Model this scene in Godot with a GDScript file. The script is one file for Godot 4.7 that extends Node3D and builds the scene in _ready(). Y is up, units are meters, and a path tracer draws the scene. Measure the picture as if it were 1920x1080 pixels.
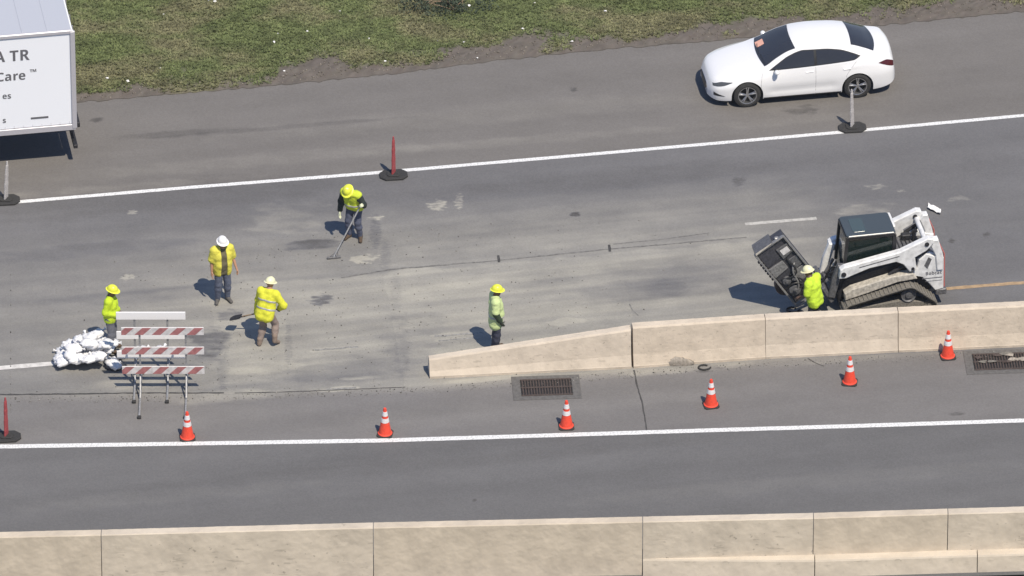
extends Node3D
# A highway work zone seen from a helicopter. Metres, y up, x along the picture's width, z towards the camera.
const D := 250.0      # metres from the camera to the middle of the view
const F := 20000.0    # focal length in pixels of a 1920-wide picture
const TILT := 0.5585  # camera looks down by 32 degrees
var CT := cos(TILT)
var ST := sin(TILT)
var M := {}
var used := {}
var rng := RandomNumberGenerator.new()

# ---------------------------------------------------------------- geometry collector
class Geo:
	var v := PackedVector3Array()
	var n := PackedVector3Array()
	var c := PackedColorArray()
	var uv := PackedVector2Array()
	var ix := PackedInt32Array()
	var col := Color(1, 1, 1)
	func vert(p: Vector3, nn: Vector3) -> int:
		v.append(p); n.append(nn); c.append(col); uv.append(Vector2(p.x, p.z))
		return v.size() - 1
	func tri(a: Vector3, b: Vector3, d: Vector3, out: Vector3) -> void:
		var m := (b - a).cross(d - a)
		if m.length_squared() < 1e-16: return
		m = m.normalized()
		if m.dot(out) < 0.0:
			m = -m
			var t := b
			b = d
			d = t
		var i := vert(a, m)
		vert(d, m); vert(b, m)
		ix.append_array(PackedInt32Array([i, i + 1, i + 2]))
	func quad(a: Vector3, b: Vector3, d: Vector3, e: Vector3, out: Vector3) -> void:
		tri(a, b, d, out); tri(a, d, e, out)
	func poly(p: Array, out: Vector3) -> void:
		for k in range(1, p.size() - 1): tri(p[0], p[k], p[k + 1], out)
	# rows of points with smooth normals; out is a direction, or null to face away from the middle
	func grid(rows: Array, wrap := false, out = null) -> void:
		var nr := rows.size()
		var nc: int = rows[0].size()
		var nn := PackedVector3Array()
		nn.resize(nr * nc)
		var mid := Vector3.ZERO
		for r in rows:
			for p in r: mid += p
		mid /= float(nr * nc)
		var lim := nc if wrap else nc - 1
		var tris := PackedInt32Array()
		for r in nr - 1:
			for q in lim:
				var q2 := (q + 1) % nc
				var A := r * nc + q
				var B := r * nc + q2
				var E := (r + 1) * nc + q2
				var G := (r + 1) * nc + q
				for t in [[A, B, E], [A, E, G]]:
					var pa: Vector3 = rows[t[0] / nc][t[0] % nc]
					var pb: Vector3 = rows[t[1] / nc][t[1] % nc]
					var pc: Vector3 = rows[t[2] / nc][t[2] % nc]
					var m := (pb - pa).cross(pc - pa)
					if m.length_squared() < 1e-18: continue
					for k in 3: nn[t[k]] += m
					tris.append_array(PackedInt32Array([t[0], t[1], t[2]]))
		var s := 0.0
		for r in nr:
			for q in nc:
				s += nn[r * nc + q].dot((rows[r][q] - mid) if out == null else out)
		var sg := 1.0 if s >= 0.0 else -1.0
		var base := v.size()
		for r in nr:
			for q in nc: vert(rows[r][q], (nn[r * nc + q] * sg).normalized())
		for k in range(0, tris.size(), 3):
			if sg > 0.0: ix.append_array(PackedInt32Array([base + tris[k], base + tris[k + 2], base + tris[k + 1]]))
			else: ix.append_array(PackedInt32Array([base + tris[k], base + tris[k + 1], base + tris[k + 2]]))
	# chamfered box
	func box(ce: Vector3, size: Vector3, bev := 0.0, b := Basis()) -> void:
		var h := size * 0.5
		var e: float = min(bev, min(h.x, min(h.y, h.z)) * 0.9)
		for ax in 3:
			for s in [-1.0, 1.0]:
				var o := Vector3.ZERO
				o[ax] = s
				var a1 := (ax + 1) % 3
				var a2 := (ax + 2) % 3
				var ps := []
				for k in [[-1, -1], [1, -1], [1, 1], [-1, 1]]:
					var p := Vector3.ZERO
					p[ax] = s * h[ax]
					p[a1] = k[0] * (h[a1] - e)
					p[a2] = k[1] * (h[a2] - e)
					ps.append(ce + b * p)
				poly(ps, b * o)
		if e <= 0.0: return
		for ax in 3:
			var a1 := (ax + 1) % 3
			var a2 := (ax + 2) % 3
			for s1 in [-1.0, 1.0]:
				for s2 in [-1.0, 1.0]:
					var ps := []
					for k in [[-1.0, 0], [1.0, 0], [1.0, 1], [-1.0, 1]]:
						var p := Vector3.ZERO
						p[ax] = k[0] * (h[ax] - e)
						p[a1] = s1 * (h[a1] - (e if k[1] == 1 else 0.0))
						p[a2] = s2 * (h[a2] - (0.0 if k[1] == 1 else e))
						ps.append(ce + b * p)
					var o := Vector3.ZERO
					o[a1] = s1
					o[a2] = s2
					poly(ps, b * o)
		for sx in [-1.0, 1.0]:
			for sy in [-1.0, 1.0]:
				for sz in [-1.0, 1.0]:
					var q := Vector3(sx, sy, sz)
					var cc := Vector3(sx * h.x, sy * h.y, sz * h.z)
					tri(ce + b * (cc - Vector3(0, sy, sz) * e), ce + b * (cc - Vector3(sx, 0, sz) * e), ce + b * (cc - Vector3(sx, sy, 0) * e), b * q)
	func bar(a: Vector3, d: Vector3, w: float, h: float, bev := 0.004) -> void:
		var x := (d - a).normalized()
		var up := Vector3.UP if absf(x.y) < 0.95 else Vector3.RIGHT
		var z := x.cross(up).normalized()
		box((a + d) * 0.5, Vector3((d - a).length(), h, w), bev, Basis(x, z.cross(x), z))
	func tube(p: Array, rad, seg := 8, caps := true) -> void:
		var rows := []
		var side := Vector3.ZERO
		for k in p.size():
			var t: Vector3 = (p[min(k + 1, p.size() - 1)] - p[max(k - 1, 0)]).normalized()
			if side == Vector3.ZERO: side = t.cross(Vector3.UP if absf(t.y) < 0.9 else Vector3.RIGHT)
			side = (side - t * side.dot(t)).normalized()
			var o := t.cross(side)
			var r: float = rad[k] if rad is Array else rad
			var row := []
			for q in seg:
				var a := TAU * q / seg
				row.append(p[k] + (side * cos(a) + o * sin(a)) * r)
			rows.append(row)
		var b0 := v.size()
		grid(rows, true)
		# face away from the line
		if v.size() > b0 and n[b0].dot(v[b0] - p[0]) < 0.0:
			for k in range(b0, v.size()): n[k] = -n[k]
		if caps:
			poly(rows[0], p[0] - p[1])
			poly(rows[-1], p[-1] - p[-2])
	# profile of (radius, along) turned about the axis of xf's y
	func lathe(prof: Array, seg: int, xf := Transform3D(), smooth := false) -> void:
		var rows := []
		for q in prof:
			var row := []
			for k in seg:
				var a := TAU * k / seg
				row.append(xf * Vector3(q.x * cos(a), q.y, q.x * sin(a)))
			rows.append(row)
		if smooth:
			grid(rows, true)
			return
		for k in rows.size() - 1: 
			var dp: Vector2 = prof[k + 1] - prof[k]
			var nr := Vector2(dp.y, -dp.x).normalized()
			var ringN := []
			for q in seg:
				var a := TAU * q / seg
				ringN.append((xf.basis * Vector3(nr.x * cos(a), nr.y, nr.x * sin(a))).normalized())
			var b0 := v.size()
			for q in seg: vert(rows[k][q], ringN[q])
			for q in seg: vert(rows[k + 1][q], ringN[q])
			for q in seg:
				var q2 := (q + 1) % seg
				ix.append_array(PackedInt32Array([b0 + q, b0 + q2, b0 + seg + q2, b0 + q, b0 + seg + q2, b0 + seg + q]))
	# outline in local xy, from z0 to z1, with bevelled rims
	func prism(pl: Array, z0: float, z1: float, bev := 0.0, xf := Transform3D()) -> void:
		var pp := PackedVector2Array(pl)
		if not Geometry2D.is_polygon_clockwise(pp): pp.reverse()
		var inn := PackedVector2Array()
		var m := pp.size()
		for k in m:
			var a := (pp[k] - pp[(k + m - 1) % m]).normalized()
			var d := (pp[(k + 1) % m] - pp[k]).normalized()
			var na := Vector2(-a.y, a.x)
			var nd := Vector2(-d.y, d.x)
			var nm := (na + nd).normalized()
			var f: float = clampf(nm.dot(na), 0.4, 1.0)
			inn.append(pp[k] - nm * (-bev / f) * (1.0))
		# clockwise in a y-up frame: the inside is on the right, which is -normal
		var test := Geometry2D.is_point_in_polygon(inn[0], pp)
		if bev > 0.0 and not test:
			for k in m: inn[k] = pp[k] * 2.0 - inn[k]
		if bev <= 0.0: inn = pp
		var idx := Geometry2D.triangulate_polygon(inn)
		for s in [[z0, -1.0], [z1, 1.0]]:
			for k in range(0, idx.size(), 3):
				var t := []
				for q in 3: t.append(xf * Vector3(inn[idx[k + q]].x, inn[idx[k + q]].y, s[0]))
				tri(t[0], t[1], t[2], xf.basis * Vector3(0, 0, s[1]))
		var d0 := bev if z1 > z0 else -bev
		for k in m:
			var k2 := (k + 1) % m
			var e := pp[k2] - pp[k]
			var o := Vector3(-e.y, e.x, 0)
			var midp := (pp[k] + pp[k2]) * 0.5 + Vector2(-e.y, e.x).normalized() * 0.0005
			if Geometry2D.is_point_in_polygon(midp, pp): o = -o
			o = xf.basis * o
			var A := Vector3(pp[k].x, pp[k].y, 0)
			var B := Vector3(pp[k2].x, pp[k2].y, 0)
			var zz := Vector3(0, 0, 1)
			quad(xf * (A + zz * (z0 + d0)), xf * (B + zz * (z0 + d0)), xf * (B + zz * (z1 - d0)), xf * (A + zz * (z1 - d0)), o)
			if bev > 0.0:
				var a2 := Vector3(inn[k].x, inn[k].y, 0)
				var b2 := Vector3(inn[k2].x, inn[k2].y, 0)
				quad(xf * (A + zz * (z0 + d0)), xf * (B + zz * (z0 + d0)), xf * (b2 + zz * z0), xf * (a2 + zz * z0), o - xf.basis * zz * 0.01)
				quad(xf * (A + zz * (z1 - d0)), xf * (B + zz * (z1 - d0)), xf * (b2 + zz * z1), xf * (a2 + zz * z1), o + xf.basis * zz * 0.01)
	func ball(ce: Vector3, r: Vector3, seg := 10, b := Basis()) -> void:
		var rows := []
		for k in seg / 2 + 1:
			var t := PI * k / (seg / 2)
			var row := []
			for q in seg:
				var a := TAU * q / seg
				row.append(ce + b * (Vector3(sin(t) * cos(a), cos(t), sin(t) * sin(a)) * r))
			rows.append(row)
		grid(rows, true)
	func append(o: Geo, xf: Transform3D, tint = null) -> void:
		var base := v.size()
		var flip := xf.basis.determinant() < 0.0
		for k in o.v.size():
			v.append(xf * o.v[k]); n.append((xf.basis * o.n[k]).normalized())
			c.append(o.c[k] if tint == null else tint); uv.append(Vector2.ZERO)
		for k in range(0, o.ix.size(), 3):
			if flip: ix.append_array(PackedInt32Array([base + o.ix[k], base + o.ix[k + 2], base + o.ix[k + 1]]))
			else: ix.append_array(PackedInt32Array([base + o.ix[k], base + o.ix[k + 1], base + o.ix[k + 2]]))
	func mesh() -> ArrayMesh:
		var a := []
		a.resize(Mesh.ARRAY_MAX)
		a[Mesh.ARRAY_VERTEX] = v
		a[Mesh.ARRAY_NORMAL] = n
		a[Mesh.ARRAY_COLOR] = c
		a[Mesh.ARRAY_TEX_UV] = uv
		a[Mesh.ARRAY_INDEX] = ix
		var m := ArrayMesh.new()
		m.add_surface_from_arrays(Mesh.PRIMITIVE_TRIANGLES, a)
		return m

# ---------------------------------------------------------------- nodes
func numbered(called: String) -> String:
	used[called] = used.get(called, -1) + 1
	return called if used[called] == 0 else "%s_%03d" % [called, used[called]]
func tag(o, label: String, category: String, group := "") -> Node3D:
	o.set_meta("label", label)
	o.set_meta("category", category)
	if group: o.set_meta("group", group)
	return o
func thing(called: String, label: String, category: String, at := Vector3.ZERO, turn := 0.0, group := "") -> Node3D:
	var o := Node3D.new()
	o.name = numbered(called)
	add_child(o)
	o.position = at
	o.rotation.y = turn
	return tag(o, label, category, group)
func part(called: String, geo, m: Material, parent: Node = null) -> MeshInstance3D:
	var o := MeshInstance3D.new()
	o.mesh = geo.mesh() if geo is Geo else geo
	o.material_override = m
	if parent == null:
		o.name = numbered(called)
		add_child(o)
	else:
		o.name = called
		parent.add_child(o, true)
	return o
func struct(called: String, geo, m: Material, parent: Node = null) -> MeshInstance3D:
	var o := part(called, geo, m, parent)
	if parent == null: o.set_meta("kind", "structure")
	return o
func lettering(called: String, txt: String, high: float, m: Material, parent: Node, at: Vector3, turn: float, bold := true) -> MeshInstance3D:
	var t := TextMesh.new()
	var f := SystemFont.new()
	f.font_names = PackedStringArray(["Droid Sans"])
	if bold: f.font_weight = 700
	t.font = f
	t.text = txt
	t.font_size = 64
	t.pixel_size = high / 46.0
	t.depth = 0.004
	t.horizontal_alignment = HORIZONTAL_ALIGNMENT_RIGHT
	t.vertical_alignment = VERTICAL_ALIGNMENT_BOTTOM
	var o := part(called, t, m, parent)
	o.position = at
	o.rotation.y = turn
	return o

# ---------------------------------------------------------------- picture to ground
func g(px: float, py: float, h := 0.0) -> Vector3:
	var cam := Vector3(0, D * ST, D * CT)
	var d := Vector3((px - 960.0) / F, 0, 0) + Vector3(0, -ST, -CT) + Vector3(0, CT, -ST) * ((540.0 - py) / F)
	return cam + d * ((h - cam.y) / d.y)
func at_x(tab: Array, x: float) -> float:      # straight lines between points
	if x <= tab[0][0]: return tab[0][1] + (x - tab[0][0]) * (tab[1][1] - tab[0][1]) / (tab[1][0] - tab[0][0])
	for k in tab.size() - 1:
		if x <= tab[k + 1][0] or k == tab.size() - 2:
			return lerpf(tab[k][1], tab[k + 1][1], (x - tab[k][0]) / (tab[k + 1][0] - tab[k][0]))
	return 0.0
func curve(tab: Array, x: float) -> float:     # smooth curve through points, held at the ends
	var m := tab.size()
	if x <= tab[0][0]: return tab[0][1]
	if x >= tab[m - 1][0]: return tab[m - 1][1]
	var k := 0
	while tab[k + 1][0] < x: k += 1
	var h: float = tab[k + 1][0] - tab[k][0]
	var s: float = (tab[k + 1][1] - tab[k][1]) / h
	var s0: float = (tab[k][1] - tab[k - 1][1]) / (tab[k][0] - tab[k - 1][0]) if k > 0 else s
	var s2: float = (tab[k + 2][1] - tab[k + 1][1]) / (tab[k + 2][0] - tab[k + 1][0]) if k + 2 < m else s
	var ta: float = 0.0 if s0 * s <= 0.0 else 2.0 * s0 * s / (s0 + s)
	var tb: float = 0.0 if s2 * s <= 0.0 else 2.0 * s2 * s / (s2 + s)
	if k == 0: ta = s
	if k + 2 >= m: tb = s
	var t: float = (x - tab[k][0]) / h
	var t2 := t * t
	var t3 := t2 * t
	return (2 * t3 - 3 * t2 + 1) * tab[k][1] + (t3 - 2 * t2 + t) * h * ta + (-2 * t3 + 3 * t2) * tab[k + 1][1] + (t3 - t2) * h * tb

# ---------------------------------------------------------------- materials
func lin(r: float, gr: float, b: float) -> Color: return Color(r, gr, b).linear_to_srgb()
func noise_img(size: int, freq: float, lo: float, hi: float, sd: int, oct := 4) -> Image:
	var fn := FastNoiseLite.new()
	fn.seed = sd
	fn.noise_type = FastNoiseLite.TYPE_SIMPLEX_SMOOTH
	fn.frequency = freq
	fn.fractal_octaves = oct
	var im := fn.get_seamless_image(size, size, false, false, 0.1, true)
	im.convert(Image.FORMAT_RGB8)
	var data := im.get_data()
	for k in data.size(): data[k] = int(clampf(lo + (hi - lo) * data[k] / 255.0, 0.0, 1.0) * 255.0)
	return Image.create_from_data(size, size, false, Image.FORMAT_RGB8, data)
func scuffed(im: Image) -> Image:      # cast concrete: pits, rubbed marks from tyres, mortar smears
	var w := im.get_width()
	var pits := FastNoiseLite.new()
	pits.seed = 71
	pits.frequency = 0.045
	pits.fractal_octaves = 3
	var rub := FastNoiseLite.new()
	rub.seed = 72
	rub.frequency = 0.02
	rub.fractal_octaves = 4
	var data := im.get_data()
	for y in w:
		for x in w:
			var k := 1.0
			var e: float = minf(1.0, minf(minf(x, w - 1 - x), minf(y, w - 1 - y)) / 30.0)
			if pits.get_noise_2d(x * 1.2, y * 1.6) > 0.60: k -= 0.2 * e
			var q := rub.get_noise_2d(x * 0.8, y * 4.5)
			if q > 0.44: k -= minf(0.12, (q - 0.44) * 1.2) * e
			if q < -0.40: k += minf(0.07, (-q - 0.40) * 1.2) * e
			if k == 1.0: continue
			var o := (y * w + x) * 3
			for c in 3: data[o + c] = int(clampf(data[o + c] * k, 0.0, 255.0))
	return Image.create_from_data(w, w, false, Image.FORMAT_RGB8, data)
func tex(im: Image) -> ImageTexture:
	im.generate_mipmaps()
	return ImageTexture.create_from_image(im)
func mat(c: Color, rough := 0.8, metal := 0.0, worn = null, scale := 1.0, normal = null, nscale := 0.5) -> StandardMaterial3D:
	var m := StandardMaterial3D.new()
	m.albedo_color = c
	m.roughness = rough
	m.metallic = metal
	if worn:
		m.albedo_texture = worn
		m.uv1_triplanar = true
		m.uv1_scale = Vector3.ONE * scale
	if normal:
		m.normal_enabled = true
		m.normal_texture = normal
		m.normal_scale = nscale
		m.uv1_triplanar = true
		m.uv1_scale = Vector3.ONE * scale
	return m
func make_materials() -> void:
	var grime := tex(noise_img(256, 0.02, 0.72, 1.10, 3, 5))
	var weather := tex(noise_img(512, 0.012, 0.90, 1.04, 17, 6))
	var soft := tex(noise_img(256, 0.015, 0.86, 1.06, 8, 3))
	var bi := noise_img(256, 0.08, 0.0, 1.0, 21, 4)
	bi.bump_map_to_normal_map(2.0)
	var bump := tex(bi)
	M.grime = grime
	var cast := tex(scuffed(noise_img(512, 0.012, 0.90, 1.04, 18, 6)))
	var worn := tex(noise_img(512, 0.05, 0.78, 1.14, 29, 5))
	M.soft = soft
	M.bump = bump
	M.paint = mat(lin(0.74, 0.74, 0.73), 0.7, 0, worn, 0.6)
	M.yellow_line = mat(lin(0.40, 0.28, 0.165), 0.8, 0, soft, 1.2)
	M.ghost = mat(lin(0.30, 0.292, 0.275), 0.9, 0, grime, 1.7)
	M.sealant = mat(lin(0.07, 0.067, 0.064), 0.8, 0, grime, 2.0)
	M.collar = mat(lin(0.128, 0.123, 0.118), 0.9, 0, soft, 2.0)
	M.sealant_dusty = mat(lin(0.19, 0.184, 0.173), 0.9, 0, grime, 1.2)
	M.concrete = mat(lin(0.60, 0.515, 0.41), 0.9, 0, cast, 0.33, bump, 0.3)
	M.concrete_b = mat(lin(0.605, 0.525, 0.425), 0.9, 0, cast, 0.23, bump, 0.3)
	M.wall = mat(lin(0.58, 0.50, 0.395), 0.9, 0, weather, 0.19, bump, 0.3)
	M.wall_b = mat(lin(0.59, 0.515, 0.415), 0.9, 0, cast, 0.14, bump, 0.3)
	M.joint = mat(lin(0.10, 0.085, 0.07), 0.95)
	M.patch = mat(lin(0.40, 0.355, 0.30), 0.95, 0, grime, 2.0)
	M.orange = mat(lin(0.86, 0.08, 0.04), 0.55, 0, weather, 2.0)
	M.faded_orange = mat(lin(0.40, 0.07, 0.075), 0.6, 0, soft, 3.0)
	M.white_band = mat(lin(0.82, 0.80, 0.80), 0.4, 0, soft, 3.0)
	M.white_post = mat(lin(0.60, 0.57, 0.55), 0.5, 0, grime, 3.0)
	M.rubber = mat(lin(0.04, 0.039, 0.038), 0.85, 0, grime, 3.0)
	M.rubber_dusty = mat(lin(0.215, 0.20, 0.175), 0.95, 0, grime, 3.0)
	M.black = mat(lin(0.012, 0.012, 0.013), 0.6)
	M.car_paint = mat(lin(0.80, 0.80, 0.80), 0.35)
	M.car_paint.clearcoat_enabled = true
	M.car_paint.clearcoat = 1.0
	M.car_paint.clearcoat_roughness = 0.04
	M.glass = mat(lin(0.028, 0.030, 0.036), 0.05)
	M.glass.metallic_specular = 0.6
	M.trim = mat(lin(0.02, 0.02, 0.022), 0.4)
	M.alloy = mat(lin(0.55, 0.55, 0.56), 0.3, 0.9)
	M.lamp_glass = mat(lin(0.10, 0.105, 0.11), 0.08, 0.2)
	M.tail = mat(lin(0.075, 0.010, 0.013), 0.12)
	M.notice = mat(lin(0.75, 0.40, 0.30), 0.8)
	M.trailer = mat(lin(0.86, 0.88, 0.92), 0.4)
	M.trailer_roof = mat(lin(0.43, 0.45, 0.50), 0.5)
	M.aluminium = mat(lin(0.50, 0.49, 0.52), 0.45, 0.2)
	M.dark_steel = mat(lin(0.035, 0.035, 0.04), 0.6, 0.3, grime, 2.0)
	M.ink = mat(lin(0.13, 0.13, 0.14), 0.6)
	M.loader_white = mat(lin(0.78, 0.78, 0.77), 0.4, 0, soft, 1.2)
	M.loader_dusty = mat(lin(0.56, 0.52, 0.45), 0.8, 0, grime, 1.6)
	M.grey_steel = mat(lin(0.17, 0.17, 0.178), 0.55, 0.3, grime, 2.2)
	M.slate = mat(lin(0.075, 0.075, 0.088), 0.5, 0.2, grime, 2.2)
	M.pale_steel = mat(lin(0.34, 0.335, 0.33), 0.5, 0.4, grime, 2.2)
	M.roof_panel = mat(lin(0.055, 0.068, 0.076), 0.3)
	M.red_trim = mat(lin(0.50, 0.15, 0.13), 0.6)
	M.galvanised = mat(lin(0.42, 0.42, 0.42), 0.5, 0.4, grime, 3.0)
	M.sheet_white = mat(lin(0.68, 0.66, 0.65), 0.45, 0, soft, 1.5)
	M.sheet_red = mat(lin(0.42, 0.17, 0.17), 0.45, 0, soft, 1.5)
	M.plastic = mat(lin(0.84, 0.83, 0.82), 0.5)
	M.bag = mat(lin(0.80, 0.80, 0.81), 0.55, 0, soft, 3.0)
	M.bag_dark = mat(lin(0.06, 0.063, 0.075), 0.7, 0, grime, 3.0)
	M.wood = mat(lin(0.30, 0.22, 0.14), 0.7, 0, grime, 3.0)
	M.iron = mat(lin(0.095, 0.072, 0.064), 0.8, 0.2, grime, 3.0)
	M.scrap = mat(lin(0.80, 0.79, 0.77), 0.8)
	M.skin = mat(Color(1, 1, 1), 0.6)
	M.skin.vertex_color_use_as_albedo = true
	M.tinted = mat(Color(1, 1, 1), 0.85, 0, weather, 3.0, bump, 0.4)
	M.tinted.vertex_color_use_as_albedo = true
	M.hat_lime = mat(lin(0.72, 0.76, 0.06), 0.35)
	M.hat_pale = mat(lin(0.80, 0.78, 0.50), 0.35)
	M.hat_white = mat(lin(0.80, 0.79, 0.78), 0.35)
	M.tape = mat(lin(0.42, 0.42, 0.40), 0.4, 0.2)

# ---------------------------------------------------------------- lines of the roadway, in picture points on the ground
const GRASS_EDGE := [[-400, 236], [0, 203], [150, 190], [500, 160], [760, 134], [900, 115], [1100, 94], [1350, 74], [1550, 55], [1750, 36], [1920, 20], [2320, -18]]
const UPPER := [[-400, 413], [0, 381.5], [350, 352], [700, 324.5], [1100, 290], [1560, 249.5], [1920, 216.5], [2320, 180]]
const GORE := [[-400, 745], [0, 740], [420, 737], [800, 722], [1182, 693], [1433, 675], [1682, 663], [1920, 653], [2320, 634]]
const LOWER := [[-400, 843], [0, 837.5], [350, 832], [720, 826], [1062, 815.5], [1330, 807], [1600, 799], [1920, 788.5], [2320, 776]]
const WALL_TOP := [[-400, 1008], [0, 999], [420, 989], [700, 981], [1205, 970], [1525, 963], [1777, 955], [1920, 951], [2320, 940]]
const WALL_H := 1.35
const TEX_W := 36.0
const TEX_H := 34.0

func band(top: Array, bottom: Array, rows := 2) -> Geo:
	var ge := Geo.new()
	var r := []
	for k in rows:
		var row := []
		for px in range(-400, 2321, 40):
			row.append(g(px, lerpf(at_x(top, px), at_x(bottom, px), float(k) / (rows - 1))))
		r.append(row)
	ge.grid(r, false, Vector3.UP)
	return ge
func stripe(pts: Array, width: float, y: float, ragged := 0.0) -> Geo:
	# a painted or poured strip along picture points on the ground
	var ge := Geo.new()
	var w := []
	for p in pts: w.append(g(p[0], p[1]))
	var fine := []
	for k in w.size() - 1:
		var m := int(maxf(2, (w[k + 1] - w[k]).length() / 0.12))
		for q in m: fine.append(w[k].lerp(w[k + 1], float(q) / m))
	fine.append(w[-1])
	var rows := []
	for k in fine.size():
		var t: Vector3 = (fine[mini(k + 1, fine.size() - 1)] - fine[maxi(k - 1, 0)]).normalized()
		var s := Vector3(-t.z, 0, t.x) * width * 0.5
		var wob := s * ragged * rng.randf_range(-1, 1)
		var wob2 := s * ragged * rng.randf_range(-1, 1)
		rows.append([fine[k] - s + wob + Vector3.UP * y, fine[k] + s + wob2 + Vector3.UP * y])
	ge.grid(rows, false, Vector3.UP)
	return ge

const LANE_DUST := [[300, 0.0], [360, 0.03], [405, 0.36], [440, 0.52], [484, 0.64], [488, 0.55], [492, 0.84], [560, 0.88], [640, 0.80], [700, 0.68], [745, 0.52], [800, 0.3]]
const ALONG_DUST := [[-300, 0.45], [80, 0.55], [240, 0.7], [420, 0.92], [1000, 1.0], [1400, 1.0], [1500, 0.75], [1600, 0.3], [1750, 0.08], [2200, 0.0]]
func pavement_image() -> Image:
	var W := 1440
	var H := 1360
	var up := PackedFloat32Array()
	var go := PackedFloat32Array()
	var lo := PackedFloat32Array()
	for px in range(-800, 2801):
		up.append(at_x(UPPER, px)); go.append(at_x(GORE, px)); lo.append(at_x(LOWER, px))
	var dust := PackedFloat32Array()
	dust.resize(W * H)
	var fn := FastNoiseLite.new()
	fn.seed = 5
	fn.fractal_octaves = 4
	fn.frequency = 0.9
	# dust, grout and slurry left by the work, and old oil: picture x, y, radii, strength, grain
	var stamps := [
		
		[540, 410, 90, 34, 0.22, 0.8], 
		[1300, 520, 120, 40, -0.4, 0.3], [1180, 545, 150, 24, -0.35, 0.4], [1050, 520, 170, 18, -0.22, 0.5], [600, 562, 24, 12, -0.85, 0.7], [430, 590, 26, 12, -0.5, 0.6],
		[390, 640, 44, 30, -0.7, 0.6], [360, 672, 60, 22, -0.4, 0.6], [690, 690, 190, 26, -0.22, 0.7], [780, 640, 70, 60, -0.18, 0.7], [560, 720, 190, 16, -0.2, 0.7],
		[590, 458, 70, 9, -0.6, 0.6], [704, 436, 13, 34, -0.34, 0.5], [722, 482, 12, 36, -0.22, 0.6], [742, 560, 11, 62, -0.14, 0.6], [756, 650, 16, 66, -0.16, 0.6], [418, 690, 12, 55, -0.2, 0.7], [541, 650, 8, 46, -0.26, 0.6], [1078, 402, 12, 5, -1.1, 0.4], [1385, 340, 14, 10, -0.5, 0.5], [300, 370, 420, 40, -0.22, 0.4],
		[160, 470, 220, 16, -0.25, 0.5], [250, 555, 190, 14, -0.2, 0.5], [1150, 335, 420, 26, -0.14, 0.5], [1700, 330, 260, 60, -0.12, 0.4], [1850, 480, 150, 60, -0.1, 0.4],
		[685, 485, 26, 9, 1.0, 0.9], [820, 385, 20, 10, 0.6, 1.0], [860, 378, 9, 14, 0.5, 1.0], [705, 408, 16, 5, 0.7, 0.9], [1625, 392, 60, 10, 0.3, 0.9], [1800, 372, 26, 5, 0.35, 1.0],
		[1640, 350, 22, 5, 0.4, 1.0], [1690, 358, 8, 3, 0.6, 0.9], [240, 520, 14, 6, 0.9, 0.8], [248, 398, 10, 5, 0.9, 0.8], [500, 690, 120, 12, 0.3, 0.9], [640, 729, 40, 5, 1.1, 0.6],
		[620, 655, 48, 4, 0.9, 0.5], [700, 706, 70, 4, 0.5, 0.7], [855, 626, 44, 4, 1.3, 0.5], [850, 636, 40, 3, 0.9, 0.5], [1060, 603, 34, 7, 0.7, 0.8], [420, 745, 120, 14, 0.4, 0.7],
		[330, 250, 130, 7, -0.3, 0.6], [520, 240, 240, 5, -0.25, 0.7], [180, 225, 18, 5, -0.6, 0.6], [1500, 205, 40, 8, -0.4, 0.7], [1075, 168, 9, 5, -0.6, 0.6], [1520, 210, 16, 5, -0.3, 0.6],
		[900, 215, 560, 22, 0.14, 0.5], [500, 300, 520, 14, 0.16, 0.6], [240, 350, 260, 10, 0.3, 0.7], [1000, 262, 400, 10, 0.14, 0.6], [1500, 225, 200, 10, 0.12, 0.7],
		[1280, 693, 150, 7, 0.35, 0.8], [900, 712, 120, 5, 0.4, 0.8], [1620, 672, 160, 5, 0.2, 0.9], [1330, 690, 30, 7, -0.6, 0.6], [1000, 765, 500, 26, 0.08, 0.5], [300, 790, 330, 26, 0.1, 0.5],
		[890, 938, 5, 3, -0.8, 0.4], [800, 870, 700, 14, -0.08, 0.6], [1500, 905, 500, 18, 0.07, 0.6], [300, 930, 360, 16, 0.07, 0.6], [1795, 776, 16, 4, -0.5, 0.5], [1850, 440, 8, 6, -0.6, 0.5], [1784, 452, 7, 5, -0.7, 0.5],
		[1560, 600, 120, 26, 0.3, 0.6], [1700, 560, 160, 40, -0.15, 0.5], [240, 720, 120, 12, 0.25, 0.7]]
	for s in stamps:
		var a := g(s[0] - s[2] * 1.25, s[1] - s[3] * 1.25 - s[2] * 0.1)
		var b := g(s[0] + s[2] * 1.25, s[1] + s[3] * 1.25 + s[2] * 0.1)
		var i0 := clampi(int((a.x / TEX_W + 0.5) * W), 0, W - 1)
		var i1 := clampi(int((b.x / TEX_W + 0.5) * W), 0, W - 1)
		var j0 := clampi(int((a.z / TEX_H + 0.5) * H), 0, H - 1)
		var j1 := clampi(int((b.z / TEX_H + 0.5) * H), 0, H - 1)
		var fine: float = clampf(70.0 / s[2], 1.0, 6.0)
		var rough: float = s[5] * (1.0 if s[2] > 100 else 1.7)
		for j in range(j0, j1 + 1):
			var z := ((j + 0.5) / H - 0.5) * TEX_H
			var dep := D - z * CT
			var py := 540.0 + F * z * ST / dep
			for i in range(i0, i1 + 1):
				var x := ((i + 0.5) / W - 0.5) * TEX_W
				var px := 960.0 + F * x / dep
				var ux: float = (px - s[0]) / s[2]
				var uy: float = (py - s[1] + (px - s[0]) * 0.083) / s[3]
				var q := ux * ux + uy * uy
				if q > 1.5: continue
				var nz := fn.get_noise_2d((x * 0.6 + s[0]) * 1.6 * fine, (z + s[1]) * 2.4 * fine)
				var e = 1.0 - q + nz * 0.9 * rough
				if e <= 0.0: continue
				dust[j * W + i] += s[4] * minf(1.0, e * 1.3) * (1.0 + nz * 0.8 * rough)
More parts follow.
